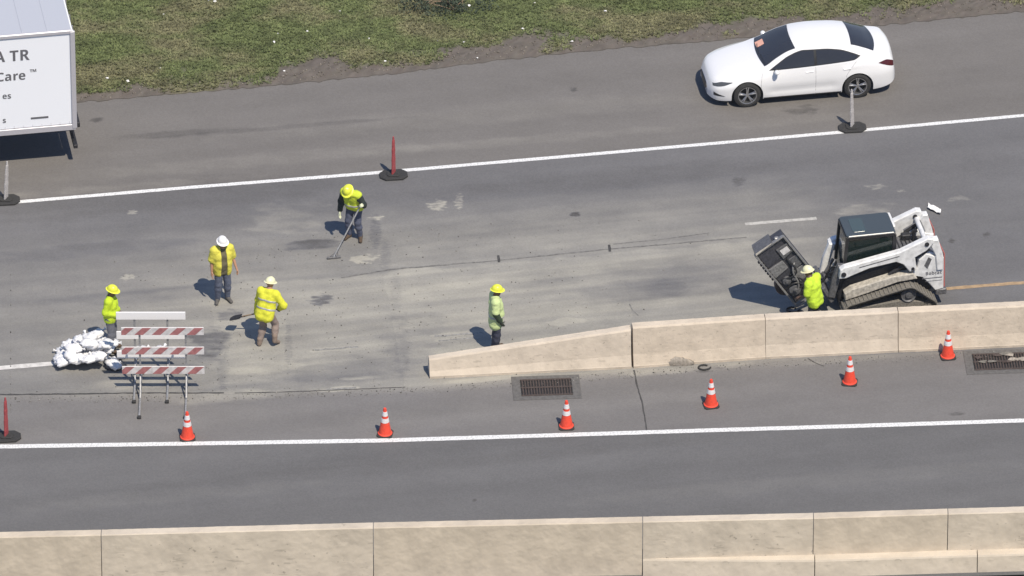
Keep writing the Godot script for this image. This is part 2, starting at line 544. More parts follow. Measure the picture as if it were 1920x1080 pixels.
	var img := Image.create(W, H, false, Image.FORMAT_RGB8)
	var f2 := FastNoiseLite.new()
	f2.seed = 12
	f2.frequency = 0.35
	f2.fractal_octaves = 5
	var f3 := FastNoiseLite.new()
	f3.seed = 31
	f3.frequency = 0.5
	f3.fractal_octaves = 3
	var r := RandomNumberGenerator.new()
	r.seed = 77
	var data := PackedByteArray()
	data.resize(W * H * 3)
	for j in H:
		var z := ((j + 0.5) / H - 0.5) * TEX_H
		var dep := D - z * CT
		var py := 540.0 + F * z * ST / dep
		for i in W:
			var x := ((i + 0.5) / W - 0.5) * TEX_W
			var px := 960.0 + F * x / dep
			var k := clampi(int(px) + 800, 0, 3600)
			var R := 0.0
			var G := 0.0
			var B := 0.0
			if py < up[k]:
				R = 135; G = 131; B = 127
			elif py < go[k]:
				R = 128; G = 127; B = 128
			elif py < lo[k]:
				R = 139; G = 136; B = 134
			else:
				R = 122; G = 121; B = 121
			# along the road the tyre paths and the paver's passes leave long streaks
			var across := z + x * 0.19
			var n1 := f2.get_noise_2d(x * 0.12, across * 1.6)
			var n2 := f3.get_noise_2d(x * 1.2, z * 2.0)
			var gr := r.randf_range(-6.0, 6.0)
			var dl := dust[j * W + i]
			if py >= up[k] and py < lo[k]:
				# dust lying on the worn slabs: rows along the road, slabs across it, straight joints between
				var vv := py + 0.0833 * (px - 960.0) + n2 * 7.0
				var uu := px - 0.2 * (py - 410.0) + n2 * 6.0
				var lane := at_x(LANE_DUST, clampf(vv, 300.0, 800.0))
				if py > go[k]: lane *= clampf(1.0 - (py - go[k]) / 16.0, 0.0, 1.0)
				var slab := 0.0
				if uu < 362.0: slab = -0.05
				elif uu < 495.0: slab = 0.02
				elif uu < 697.0: slab = -0.04
				elif uu < 1147.0: slab = 0.06
				dl += lane * at_x(ALONG_DUST, clampf(px, -300.0, 2200.0)) * (1.0 + slab * 1.6 + f2.get_noise_2d(x * 0.25, across * 5.0) * 0.45)
			var a := n1 * 9.0 + n2 * 3.5 + gr
			if dl > 0.0:
				var t := minf(dl, 1.1) * (1.0 + n2 * 0.22)
				R = lerpf(R, 186, t); G = lerpf(G, 182, t); B = lerpf(B, 171, t)
			elif dl < 0.0:
				var t := minf(-dl, 0.95)
				R = lerpf(R, 92, t); G = lerpf(G, 89, t); B = lerpf(B, 87, t)
			var o := (j * W + i) * 3
			data[o] = int(clampf(R + a, 0, 255))
			data[o + 1] = int(clampf(G + a, 0, 255))
			data[o + 2] = int(clampf(B + a, 0, 255))
	return Image.create_from_data(W, H, false, Image.FORMAT_RGB8, data)

func make_ground() -> void:
	var ge := Geo.new()
	ge.quad(Vector3(-500, -0.3, -500), Vector3(500, -0.3, -500), Vector3(500, -0.3, 300), Vector3(-500, -0.3, 300), Vector3.UP)
	struct("ground", ge, mat(lin(0.13, 0.13, 0.07), 0.95, 0, M.grime, 0.2))
	var pav := StandardMaterial3D.new()
	pav.albedo_color = lin(PAVE, PAVE, PAVE)
	pav.albedo_texture = tex(pavement_image())
	pav.uv1_scale = Vector3(1.0 / TEX_W, 1.0 / TEX_H, 1)
	pav.uv1_offset = Vector3(0.5, 0.5, 0)
	pav.roughness = 0.92
	var wall_foot := []
	for px in range(-400, 2321, 340):
		var p := g(px, at_x(WALL_TOP, px), WALL_H)
		# foot of the wall's far face, as a picture point on the ground
		var dep := D - p.z * CT
		wall_foot.append([960.0 + F * p.x / dep, 540.0 + F * (p.z + 0.7) * ST / (D - (p.z + 0.7) * CT)])
	struct("shoulder", band(GRASS_EDGE, UPPER, 3), pav)
	var road := struct("roadway", band(UPPER, GORE, 5), pav)
	var gore := struct("gore_shoulder", band(GORE, LOWER, 3), pav)
	struct("traffic_lane", band(LOWER, wall_foot, 3), pav)
	struct("edge_line", stripe(UPPER, 0.135, 0.004, 0.06), M.paint)
	struct("edge_line", stripe(LOWER, 0.165, 0.004, 0.05), M.paint)
	struct("edge_line", stripe([[-400, 730], [0, 690], [132, 679]], 0.17, 0.004, 0.08), mat(lin(0.62, 0.60, 0.57), 0.8, 0, M.soft, 1.2))
	struct("edge_line", stripe([[1660, 551], [1760, 542.5], [1840, 536], [1920, 530], [2320, 500]], 0.13, 0.004, 0.15), M.yellow_line)
	struct("lane_dash", stripe([[1397, 420.5], [1531, 409.5]], 0.12, 0.004, 0.12), mat(lin(0.47, 0.455, 0.42), 0.85, 0, M.soft, 1.6))
	for d in [[[815, 631], [906, 624]], [[822, 639], [898, 633]], [[590, 657], [672, 650]], [[612, 730], [668, 727]]]:
		struct("lane_dash", stripe(d, 0.07, 0.004, 0.5), M.ghost)
	# joints and cracks
	for j in [[[[640, 521], [735, 505], [935, 488.5], [1143, 467], [1240, 459], [1400, 445]], 0.05], [[[1150, 458], [1240, 449], [1330, 437]], 0.03]]:
		part("joint", stripe(j[0], j[1], 0.003, 0.55), M.sealant_dusty, road)
	for t in [[935, 486], [1143, 466]]:
		part("joint_core", stripe([[t[0] - 1, t[1] - 7], [t[0] + 1, t[1] + 6]], 0.06, 0.006, 0.2), M.sealant, road)
	for j in [[[[-400, 745], [0, 740], [120, 739], [240, 737], [420, 737]], 0.05], [[[440, 737], [520, 735.5], [640, 731], [760, 726]], 0.03], [[[1189, 694], [1194, 720], [1203, 752], [1209, 782], [1213, 806]], 0.035], [[[1515, 672], [1527, 680], [1545, 687]], 0.03]]:
		part("joint", stripe(j[0], j[1], 0.003, 0.5), M.sealant, gore)
	part("joint", stripe([[1180, 570], [1186, 582], [1197, 592]], 0.025, 0.003, 0.4), M.sealant_dusty, road)

func bank_height(x: float, back: float) -> float:
	return back * 0.06 + 0.10 * (1.0 - exp(-back * 2.5)) + 0.05 * sin(x * 1.3 + back) * minf(1.0, back)
func make_bank() -> void:
	var fn := FastNoiseLite.new()
	fn.seed = 9
	fn.frequency = 0.35
	fn.fractal_octaves = 4
	var fd := FastNoiseLite.new()
	fd.seed = 41
	fd.frequency = 0.9
	fd.fractal_octaves = 3
	var ge := Geo.new()
	var rows := []
	var cols := []
	var backs := []
	var b := 0.0
	while b < 16.0:
		backs.append(b)
		b += 0.09 if b < 7.0 else 0.8
	for bk in backs:
		var row := []
		for px in range(-400, 2321, 9):
			var e := g(px, at_x(GRASS_EDGE, px))
			var wob := 0.0 if bk > 0.0 else fd.get_noise_1d(e.x * 3.0) * 0.10 + 0.06
			var p := e + Vector3(0, 0, wob - bk)
			p.y = -0.01 + (0.022 if bk <= 0.0 else 0.02 + bank_height(e.x, bk) + 0.03 * fd.get_noise_2d(e.x * 4.0, bk * 4.0))
			row.append(p)
			# bare dirt beside the tarmac, dead straw, grass
			var nz := fn.get_noise_2d(e.x, bk * 2.0 + e.x * 0.2)
			var dirtw: float = 0.22 + 0.5 * fn.get_noise_1d(e.x * 1.6 + 40.0) + (0.22 if px > 520 else -0.12)
			var t: float = clampf((bk - dirtw + nz * 0.9) * 2.2, 0.0, 1.0)
			var straw: float = clampf(nz * 2.0 + 0.2, 0.0, 1.0)
			var green := Color(0.118, 0.150, 0.056).lerp(Color(0.20, 0.175, 0.105), straw * 0.7)
			var sp := 1.0 + fd.get_noise_2d(e.x * 9.0, bk * 9.0) * 0.4
			cols.append((Color(0.115, 0.100, 0.086).lerp(green, t)) * sp)
		rows.append(row)
	ge.grid(rows, false, Vector3.UP)
	for k in cols.size(): ge.c[k] = cols[k]
	var m := mat(Color(1, 1, 1), 0.95)
	m.vertex_color_use_as_albedo = true
	struct("grass_bank", ge, m)
	# blades
	var tuft := Geo.new()
	var r := RandomNumberGenerator.new()
	r.seed = 4
	for k in 7:
		var a := r.randf() * TAU
		var d := Vector3(cos(a), 0, sin(a))
		var s := Vector3(-d.z, 0, d.x) * 0.008
		var o := d * r.randf() * 0.03
		var h := r.randf_range(0.03, 0.075)
		var lean := d * r.randf_range(0.02, 0.07)
		tuft.quad(o - s, o + s, o + s * 0.8 + lean * 0.4 + Vector3.UP * h * 0.6, o - s * 0.8 + lean * 0.4 + Vector3.UP * h * 0.6, d + Vector3.UP)
		tuft.tri(o - s * 0.8 + lean * 0.4 + Vector3.UP * h * 0.6, o + s * 0.8 + lean * 0.4 + Vector3.UP * h * 0.6, o + lean + Vector3.UP * h, d + Vector3.UP)
	var mm := MultiMesh.new()
	mm.transform_format = MultiMesh.TRANSFORM_3D
	mm.use_colors = true
	mm.mesh = tuft.mesh()
	var xf := []
	var cc := []
	for k in 170000:
		var px := r.randf_range(-60, 1980)
		var e := g(px, at_x(GRASS_EDGE, px))
		var bk := pow(r.randf(), 1.15) * 7.0
		var nz := fn.get_noise_2d(e.x, bk * 2.0 + e.x * 0.2)
		var dirtw: float = 0.22 + 0.5 * fn.get_noise_1d(e.x * 1.6 + 40.0) + (0.22 if px > 520 else -0.12)
		var t: float = (bk - dirtw + nz * 0.9) * 2.2
		if t < r.randf_range(-0.25, 0.9): continue
		if g(px, 0).z - 1.6 > e.z - bk: continue
		var straw: float = clampf(nz * 2.0 + 0.2 + r.randf_range(-0.3, 0.3), 0.0, 1.0)
		var patchy := 0.9 + 0.45 * fd.get_noise_2d(e.x * 2.0, bk * 2.0)
		xf.append(Transform3D(Basis(Vector3.UP, r.randf() * TAU).scaled(Vector3.ONE * r.randf_range(0.4, 0.95)), Vector3(e.x, 0.01 + bank_height(e.x, bk), e.z - bk)))
		cc.append(Color(0.152, 0.183, 0.070).lerp(Color(0.255, 0.225, 0.135), straw * 0.65) * patchy * r.randf_range(0.8, 1.3))
	mm.instance_count = xf.size()
	for k in xf.size():
		mm.set_instance_transform(k, xf[k])
		mm.set_instance_color(k, cc[k])
	var gm := mat(Color(1, 1, 1), 0.8)
	gm.vertex_color_use_as_albedo = true
	var mi := MultiMeshInstance3D.new()
	mi.name = "grass"
	mi.multimesh = mm
	mi.material_override = gm
	mi.set_meta("kind", "stuff")
	tag(mi, "patchy green and straw-coloured grass on the bank beside the shoulder", "grass")
	add_child(mi)
	# gravel along the edge
	var st := Geo.new()
	st.ball(Vector3.ZERO, Vector3(0.02, 0.014, 0.018), 6)
	var gmesh := MultiMesh.new()
	gmesh.transform_format = MultiMesh.TRANSFORM_3D
	gmesh.use_colors = true
	gmesh.mesh = st.mesh()
	gmesh.instance_count = 1800
	for k in 1800:
		var px := r.randf_range(-60, 1980)
		var e := g(px, at_x(GRASS_EDGE, px))
		var bk := absf(r.randfn(0.25, 0.35))
		gmesh.set_instance_transform(k, Transform3D(Basis(Vector3.UP, r.randf() * TAU).scaled(Vector3.ONE * r.randf_range(0.4, 1.6)), Vector3(e.x, 0.018 + bank_height(e.x, bk), e.z - bk - 0.03)))
		gmesh.set_instance_color(k, Color(0.15, 0.13, 0.11) * r.randf_range(0.6, 1.5))
	var gi := MultiMeshInstance3D.new()
	gi.name = "gravel"
	gi.multimesh = gmesh
	gi.material_override = gm
	gi.set_meta("kind", "stuff")
	tag(gi, "loose gravel along the edge between shoulder and grass", "gravel")
	add_child(gi)
	# a dark bush at the top of the bank
	var bush := thing("shrub", "dark green low bush in the grass above the shoulder", "shrub", bank_at(842, 12))
	var stem := Geo.new()
	for k in 9:
		var a := r.randf() * TAU
		stem.tube([Vector3(r.randf_range(-0.7, 0.7), -0.05, r.randf_range(-0.2, 0.2)), Vector3(cos(a) * 0.3 + r.randf_range(-0.5, 0.5), 0.22, sin(a) * 0.2)], [0.015, 0.006], 5)
	part("stem", stem, M.wood, bush)
	var lf := Geo.new()
	for k in 2600:
		var q := Vector3(r.randfn(0, 0.55), absf(r.randfn(0.13, 0.11)), r.randfn(0, 0.22))
		if q.length() > 1.25: continue
		q.y *= 0.6 + 0.5 * sin(q.x * 7.0 + 1.0)
		q.y = absf(q.y)
		var nrm := Vector3(r.randfn(0, 0.6), 1, r.randfn(0, 0.6)).normalized()
		var ta := nrm.cross(Vector3(r.randf() - 0.5, 0.1, r.randf() - 0.5)).normalized()
		var tb := nrm.cross(ta)
		lf.col = Color(0.03, 0.048, 0.028).lerp(Color(0.07, 0.085, 0.05), r.randf())
		var sz := r.randf_range(0.018, 0.04)
		lf.quad(q - ta * sz, q + tb * sz * 0.5, q + ta * sz, q - tb * sz * 0.5, nrm)
	part("foliage", lf, gm, bush)
	# small bright scraps and stones lying in the grass
	var variants := []
	for k in 4:
		var s := Geo.new()
		var ring := []
		for q in 7:
			ring.append(Vector3(cos(TAU * q / 7) * r.randf_range(0.03, 0.06), r.randf_range(0.0, 0.035), sin(TAU * q / 7) * r.randf_range(0.03, 0.06)))
		var top := Vector3(0, 0.05, 0)
		for q in 7:
			s.tri(ring[q], ring[(q + 1) % 7], top, ring[q] + Vector3.UP * 0.05)
			s.tri(ring[q], ring[(q + 1) % 7], Vector3(0, 0.0, 0), Vector3.DOWN)
		variants.append(s.mesh())
	for p in [[201, 148], [240, 153], [307, 28], [392, 1], [403, 4], [521, 64], [514, 80], [576, 60], [637, 22], [692, 73], [722, 116], [533, 134], [980, 55], [1002, 7], [895, 110], [1072, 79], [820, 78], [870, 80], [300, 129], [1135, 22], [880, 12]]:
		var o := part("litter", variants[r.randi() % 4], M.scrap)
		o.position = bank_at(p[0], p[1]) + Vector3.UP * 0.012
		o.rotation.y = r.randf() * TAU
		o.scale = Vector3.ONE * r.randf_range(0.5, 0.95)
		tag(o, "small pale scrap of litter lying in the roadside grass", "litter", "litter on the grass bank")
func bank_at(px: float, py: float) -> Vector3:
	var p := g(px, py)
	for k in 3:
		var e := at_x(GRASS_EDGE, px)
		var back: float = maxf(0.0, g(px, e).z - p.z)
		p = g(px, py, 0.01 + bank_height(p.x, back))
	return p

# ---------------------------------------------------------------- concrete
func barrier(called: String, label: String, group: String, p0: Vector3, p1: Vector3, h0: float, h1: float, m: Material, half0: float, half1: float, sd: int, cap_round := 0.0) -> Node3D:
	# safety-shape block: sloping foot, steep face, flat top; p0 and p1 are ground points under its middle
	var ge := Geo.new()
	var dir := p1 - p0
	var L := dir.length()
	dir = dir.normalized()
	var side := Vector3(-dir.z, 0, dir.x)
	if side.z < 0: side = -side
	var fn := FastNoiseLite.new()
	fn.seed = sd
	fn.frequency = 1.7
	var nst := int(L / 0.09) + 2
	var rows := []
	for k in nst:
		var t := float(k) / (nst - 1)
		var H := lerpf(h0, h1, t)
		var hf := lerpf(half0, half1, t)
		var kk := H / 1.0
		var prof := [[hf, 0.0], [hf, 0.06], [hf - 0.008, 0.07], [hf * 0.74, 0.27 * kk + 0.03], [hf * 0.71, 0.30 * kk + 0.03], [hf * 0.42, H - 0.035], [hf * 0.36, H - 0.015], [hf * 0.30, H], [0.0, H]]
		var row := []
		for s in [1.0, -1.0]:
			for q in prof.size():
				var pr = prof[q] if s > 0 else prof[prof.size() - 1 - q]
				if s < 0 and q == 0: continue
				var x := t * L
				var dv: float = fn.get_noise_3d(x * 2.0, pr[1] * 4.0, s) * 0.008
				if pr[1] > 0.9 * H: dv += fn.get_noise_2d(x * 7.0, s * 5.0) * 0.008
				var lift := fn.get_noise_2d(x * 4.0, pr[1] * 9.0 + 20.0) * 0.006 if pr[1] > 0.9 * H else 0.0
				row.append(dir * x + side * (pr[0] * s + dv * s) + Vector3.UP * (pr[1] + lift))
		rows.append(row)
	# faces kept apart by profile segment so that their edges stay crisp
	for q in rows[0].size() - 1:
		var strip := []
		for k in nst: strip.append([rows[k][q], rows[k][q + 1]])
		var mid: Vector3 = (rows[0][q] + rows[0][q + 1]) * 0.5
		ge.grid(strip, false, Vector3(mid.x, 0, mid.z) + Vector3.UP * (2.0 if mid.y > 0.9 * h0 else 0.02))
	for e in [[rows[0], -dir, Vector3.ZERO], [rows[nst - 1], dir, dir * L]]:
		for q in e[0].size() - 1: ge.tri(e[2], e[0][q], e[0][q + 1], e[1])
	var o := part(called, ge, m)
	o.position = p0
	return tag(o, label, "barrier", group)

func make_concrete() -> void:
	# gore barrier: near foot line and height at the joints, in picture points
	var foot := [[803, 713], [1182, 691], [1433, 673.5], [1682, 661], [1935, 650], [2190, 638]]
	var hs := [[0.44, 0.95], [1.01, 1.0], [1.0, 1.0], [1.0, 1.02], [1.02, 1.0]]
	var names := ["tan concrete barrier end tapering down to a low blunt nose", "tan concrete barrier block joined to the tapered nose block", "tan concrete barrier block beside the worker in the lime shirt", "tan concrete barrier block behind the cone beside the debris-filled drain", "tan concrete barrier block beyond the debris-filled drain"]
	for k in 5:
		var a := g(foot[k][0] + (3 if k == 1 else 0.9), foot[k][1])
		var b := g(foot[k + 1][0] - 0.5, foot[k + 1][1])
		var off := Vector3(0, 0, -0.3)
		barrier("concrete_barrier", names[k], "concrete barrier blocks of the gore", a + off, b + off, hs[k][0], hs[k][1], [M.concrete_b, M.concrete][k % 2], 0.24 if k == 0 else 0.3, 0.3, 50 + k)
	# patched foot and rubble at the barrier
	var pt := Geo.new()
	var pa := g(1274, 686)
	var mn := FastNoiseLite.new()
	mn.seed = 3
	mn.frequency = 4.0
	pt.ball(Vector3.ZERO, Vector3(0.32, 0.15, 0.06), 22)
	for k in pt.v.size():
		pt.v[k] *= 1.0 + 0.5 * mn.get_noise_3dv(pt.v[k] * 2.0)
		pt.v[k] += pa + Vector3(0, 0.06, -0.04)
		pt.v[k].y = maxf(pt.v[k].y, 0.002)
	tag(part("mortar_patch", pt, M.patch), "rough grey mortar lump at the foot of the concrete barrier", "mortar")
	# tall wall along the near edge of the traffic lane
	var xs := [-400, 190, 700, 1205, 1525, 1777, 2320]
	var wl := ["tall pale wall block before the first joint, across the lane from the lower red channelizer", "long tall wall block between its first two joints", "long tall wall block without a ledge beside the low ledge's start", "tall wall block above the tapering start of the low ledge", "tall wall block above the low ledge's longest block", "tall wall block above the short end of the low ledge"]
	for k in 6:
		var a := g(xs[k] + (0.7 if k > 0 else 0.0), at_x(WALL_TOP, xs[k]), WALL_H)
		var b := g(xs[k + 1] - 0.7, at_x(WALL_TOP, xs[k + 1]), WALL_H)
		var ge := Geo.new()
		var nst := int((b - a).length() / 0.1) + 2
		var fn := FastNoiseLite.new()
		fn.seed = 90 + k
		fn.frequency = 1.3
		var prof := [[0.30, -WALL_H], [0.19, -0.02], [0.17, 0.0], [-0.03, 0.0], [-0.05, -0.02], [-0.08, -WALL_H]]
		var rows := []
		for q in nst:
			var row := []
			var p := a.lerp(b, float(q) / (nst - 1))
			for pr in prof: row.append(p - a + Vector3(0, pr[1] + (fn.get_noise_2d(q * 0.5, 0) * 0.006 if pr[1] > -0.1 else 0.0), pr[0] + fn.get_noise_2d(q * 0.35, pr[0] * 20.0) * 0.008))
			rows.append(row)
		for c in prof.size() - 1:
			var strip := []
			for q in nst: strip.append([rows[q][c], rows[q][c + 1]])
			ge.grid(strip, false, [Vector3.BACK, Vector3(0, 1, 1), Vector3.UP, Vector3(0, 1, -1), Vector3.FORWARD][c])
		ge.poly(rows[0], Vector3.LEFT)
		ge.poly(rows[nst - 1], Vector3.RIGHT)
		var o := part("concrete_wall", ge, [M.wall, M.wall_b][k % 2])
		o.position = a
		tag(o, wl[k], "wall", "blocks of the tall concrete wall")
	# low ledge in front of the wall, growing out of it
	var lx := [[1205, 1528], [1528, 1833], [1833, 2320]]
	var ll := ["low concrete ledge block tapering out of the tall wall", "low concrete ledge block between the tapering one and its last joint", "low concrete ledge block past the last joint"]
	for k in 3:
		var ge := Geo.new()
		var nst := 30
		var rows := []
		var org := Vector3.ZERO
		for q in nst:
			var t := float(q) / (nst - 1)
			var px := lerpf(lx[k][0] + 0.8, lx[k][1] - 0.8, t)
			var top := g(px, at_x(WALL_TOP, px), WALL_H)
			var hh := 0.42
			var back: float = top.z + 0.19 + 0.11 * (WALL_H - hh) / WALL_H - 0.03
			var dep := 0.035 + 0.2 * (t if k == 0 else 1.0)
			if q == 0: org = Vector3(top.x, 0, back)
			var z0 := back - org.z
			rows.append([Vector3(top.x - org.x, 0, z0 + dep + 0.09), Vector3(top.x - org.x, hh - 0.05, z0 + dep + 0.02), Vector3(top.x - org.x, hh - 0.015 , z0 + dep), Vector3(top.x - org.x, hh, z0)])
		for c in 3:
			var strip := []
			for q in nst: strip.append([rows[q][c], rows[q][c + 1]])
			ge.grid(strip, false, [Vector3.BACK, Vector3(0, 1, 1), Vector3.UP][c])
		for e in [[0, Vector3.LEFT], [nst - 1, Vector3.RIGHT]]:
			var pz: Vector3 = rows[e[0]][3]
			ge.poly([Vector3(pz.x, 0, pz.z), rows[e[0]][0], rows[e[0]][1], rows[e[0]][2], pz], e[1])
		var o := part("concrete_ledge", ge, M.wall_b)
		o.position = org
		tag(o, ll[k], "ledge", "blocks of the low concrete ledge")

func rounded(w: float, d: float, cut: float) -> Array:   # octagonal outline
	return [Vector2(-w + cut, -d), Vector2(w - cut, -d), Vector2(w, -d + cut), Vector2(w, d - cut), Vector2(w - cut, d), Vector2(-w + cut, d), Vector2(-w, d - cut), Vector2(-w, -d + cut)]
func flat_xf(y := 0.0) -> Transform3D:   # outline in xz, extruded upwards
	return Transform3D(Basis(Vector3.RIGHT, Vector3.FORWARD, Vector3.UP), Vector3(0, y, 0))

func make_cones() -> void:
	var first: Node3D = null
	var lab := ["orange traffic cone with white bands in front of the striped barricades", "orange traffic cone with white bands below the crew, next after the barricades' cone", "orange traffic cone with white bands in front of the rusty drain grate", "orange traffic cone with white bands below the rubber scrap on the asphalt", "orange traffic cone with white bands standing alone between drain cone and rubber scrap", "orange traffic cone with white bands touching the barrier beside the clogged drain"]
	lab[4] = "orange traffic cone with white bands on open asphalt, next but one before the clogged drain"
	var at := [[351.5, 821], [722, 814], [1062, 800], [1333, 760], [1593, 717.5], [1777, 669]]
	for k in 6:
		var o: Node3D
		if first == null:
			o = thing("traffic_cone", lab[k], "traffic cone", Vector3.ZERO, 0.0, "orange traffic cones")
			first = o
			var b := Geo.new()
			b.prism(rounded(0.178, 0.178, 0.045), 0.0, 0.035, 0.008, flat_xf())
			part("base", b, M.rubber, o)
			var c := Geo.new()
			c.lathe([Vector2(0.170, 0.0355), Vector2(0.166, 0.05), Vector2(0.146, 0.06), Vector2(0.033, 0.70), Vector2(0.027, 0.71), Vector2(0.0, 0.71)], 24)
			part("cone_body", c, M.orange, o)
			for h in [[0.35, 0.455], [0.515, 0.625]]:
				var w := Geo.new()
				w.lathe([Vector2(rad(h[0]) + 0.001, h[0]), Vector2(rad(h[0]) + 0.004, h[0]), Vector2(rad(h[1]) + 0.004, h[1]), Vector2(rad(h[1]) + 0.001, h[1])], 24)
				part("reflective_collar", w, M.white_band, o)
		else:
			o = first.duplicate()
			o.name = numbered("traffic_cone")
			add_child(o)
			o.set_meta("label", lab[k])
		o.position = g(at[k][0], at[k][1])
		o.rotation.y = [0.1, -0.15, 0.05, 0.2, -0.1, 0.15][k]
		o.rotation.z = 0.0
func rad(h: float) -> float: return lerpf(0.146, 0.033, (h - 0.06) / 0.64)

func make_channelizers() -> void:
	var spec := [[738, 330, "faded_orange", "faded red-orange channelizer post on black base beyond the raking worker", 0.0], [1598, 241, "white_post", "whitish channelizer post on black base below the white car", 0.03], [11, 377, "white_post", "whitish channelizer post on black base beside the white trailer", -0.05], [12, 821, "faded_orange", "faded red-orange channelizer post on black base at the lower edge line", 0.0]]
	for s in spec:
		var o := thing("channelizer_post", s[3], "channelizer", g(s[0], s[1]), 0.1, "channelizer posts along the edge lines")
		var b := Geo.new()
		b.prism(rounded(0.335, 0.225, 0.13), 0.0, 0.06, 0.015, flat_xf())
		b.prism(rounded(0.16, 0.14, 0.06), 0.061, 0.09, 0.012, flat_xf())
		part("base", b, M.rubber, o)
		var p := Geo.new()
		# flat tapering panel with rolled edges and a grip on top
		p.prism([Vector2(-0.085, 0.085), Vector2(0.085, 0.085), Vector2(0.075, 0.3), Vector2(0.05, 0.9), Vector2(0.042, 1.0), Vector2(-0.042, 1.0), Vector2(-0.05, 0.9), Vector2(-0.075, 0.3)], -0.022, 0.022, 0.01, Transform3D(Basis(Vector3.UP, 1.05), Vector3.ZERO))
		p.tube([Vector3(0, 0.98, 0), Vector3(0, 1.06, 0), Vector3(0, 1.10, 0)], [0.024, 0.024, 0.014], 8)
		var post := part("post", p, M[s[2]], o)
		post.rotation.z = s[4]
		for h in [0.45, 0.72]:
			var w := Geo.new()
			var hw := lerpf(0.075, 0.05, (h - 0.3) / 0.6) + 0.003
			w.box(Vector3(0, h, 0), Vector3(hw * 2, 0.13, 0.05), 0.01, Basis(Vector3.UP, 1.05))
			var st := part("reflective_band", w, M[s[2]], o)
			st.rotation.z = s[4]

func make_barricade(label: String, at: Vector3, width: float, turn: float, back: bool) -> void:
	var o := thing("barricade", label, "barricade", at, turn, "folding road barricades")
	var px := width * 0.5 - 0.42
	for s in [-1.0, 1.0]:
		var p := Geo.new()
		p.bar(Vector3(s * px, 0.05, 0), Vector3(s * px, 1.74, 0), 0.045, 0.045)
		part("post", p, M.galvanised, o)
		var f := Geo.new()
		f.bar(Vector3(s * px, 0.0325, -0.75), Vector3(s * px, 0.0325, 1.2), 0.045, 0.045)
		f.bar(Vector3(s * px, 0.06, 0.40), Vector3(s * px, 0.42, 0.03), 0.03, 0.03)
		part("foot", f, M.galvanised, o)
		for e in [-0.72, 1.17]:
			var c := Geo.new()
			c.box(Vector3(s * px, 0.03, e), Vector3(0.09, 0.06, 0.09), 0.01)
			part("foot_cap", c, M.rubber, o)
	for h in [0.60, 1.13, 1.66]:
		var r := Geo.new()
		r.box(Vector3(0, h, 0.042), Vector3(width, 0.205, 0.03), 0.006)
		var rail := part("rail", r, M.plastic if back else M.sheet_white, o)
		if back: continue
		# slanting red sheeting
		var k := -1
		var step := 0.40
		var x := -width * 0.5 - 0.1
		while x < width * 0.5:
			var q := Geo.new()
			var h2 := 0.095
			var lo := -width * 0.5 + 0.004
			var hi := width * 0.5 - 0.004
			var pl := Geometry2D.intersect_polygons(PackedVector2Array([Vector2(x, -h2), Vector2(x + 0.20, -h2), Vector2(x + 0.20 + 0.19, h2), Vector2(x + 0.19, h2)]), PackedVector2Array([Vector2(lo, -h2), Vector2(hi, -h2), Vector2(hi, h2), Vector2(lo, h2)]))
			for poly in pl:
				if poly.size() >= 3:
					q.prism(Array(poly), 0.058, 0.061, 0.0, Transform3D(Basis(), Vector3(0, h, 0)))
			if q.v.size() > 0: part("red_stripe", q, M.sheet_red, rail)
			x += step

func pillow(size: Vector3, sd: int, lumps: float) -> Geo:
	var fn := FastNoiseLite.new()
	fn.seed = sd
	fn.frequency = 7.0
	fn.fractal_octaves = 3
	var ge := Geo.new()
	var rows := []
	for k in 11:
		var t := PI * (0.5 - k / 10.0)
		var row := []
		for q in 18:
			var a := TAU * q / 18
			var cx := signf(cos(a)) * pow(absf(cos(a)), 0.7)
			var cz := signf(sin(a)) * pow(absf(sin(a)), 0.7)
			var ct := pow(absf(cos(t)), 0.8)
			var p := Vector3(cx * ct * size.x, sin(t) * size.y, cz * ct * size.z)
			var d := 1.0 + lumps * fn.get_noise_3dv(p * 3.0) + 0.18 * lumps * fn.get_noise_3dv(p * 11.0)
			p *= d
			p.y = maxf(p.y + size.y * 0.75, 0.0)
			row.append(p)
		rows.append(row)
	ge.grid(rows, true)
	# gathered neck of the sack
	var nk := Vector3(size.x * 0.95, size.y * 0.8, 0)
	ge.tube([nk - Vector3(0.03, 0, 0), nk + Vector3(0.03, 0.015, 0.01), nk + Vector3(0.085, 0.03, 0.02)], [size.y * 0.5, 0.016, 0.045], 9)
	return ge
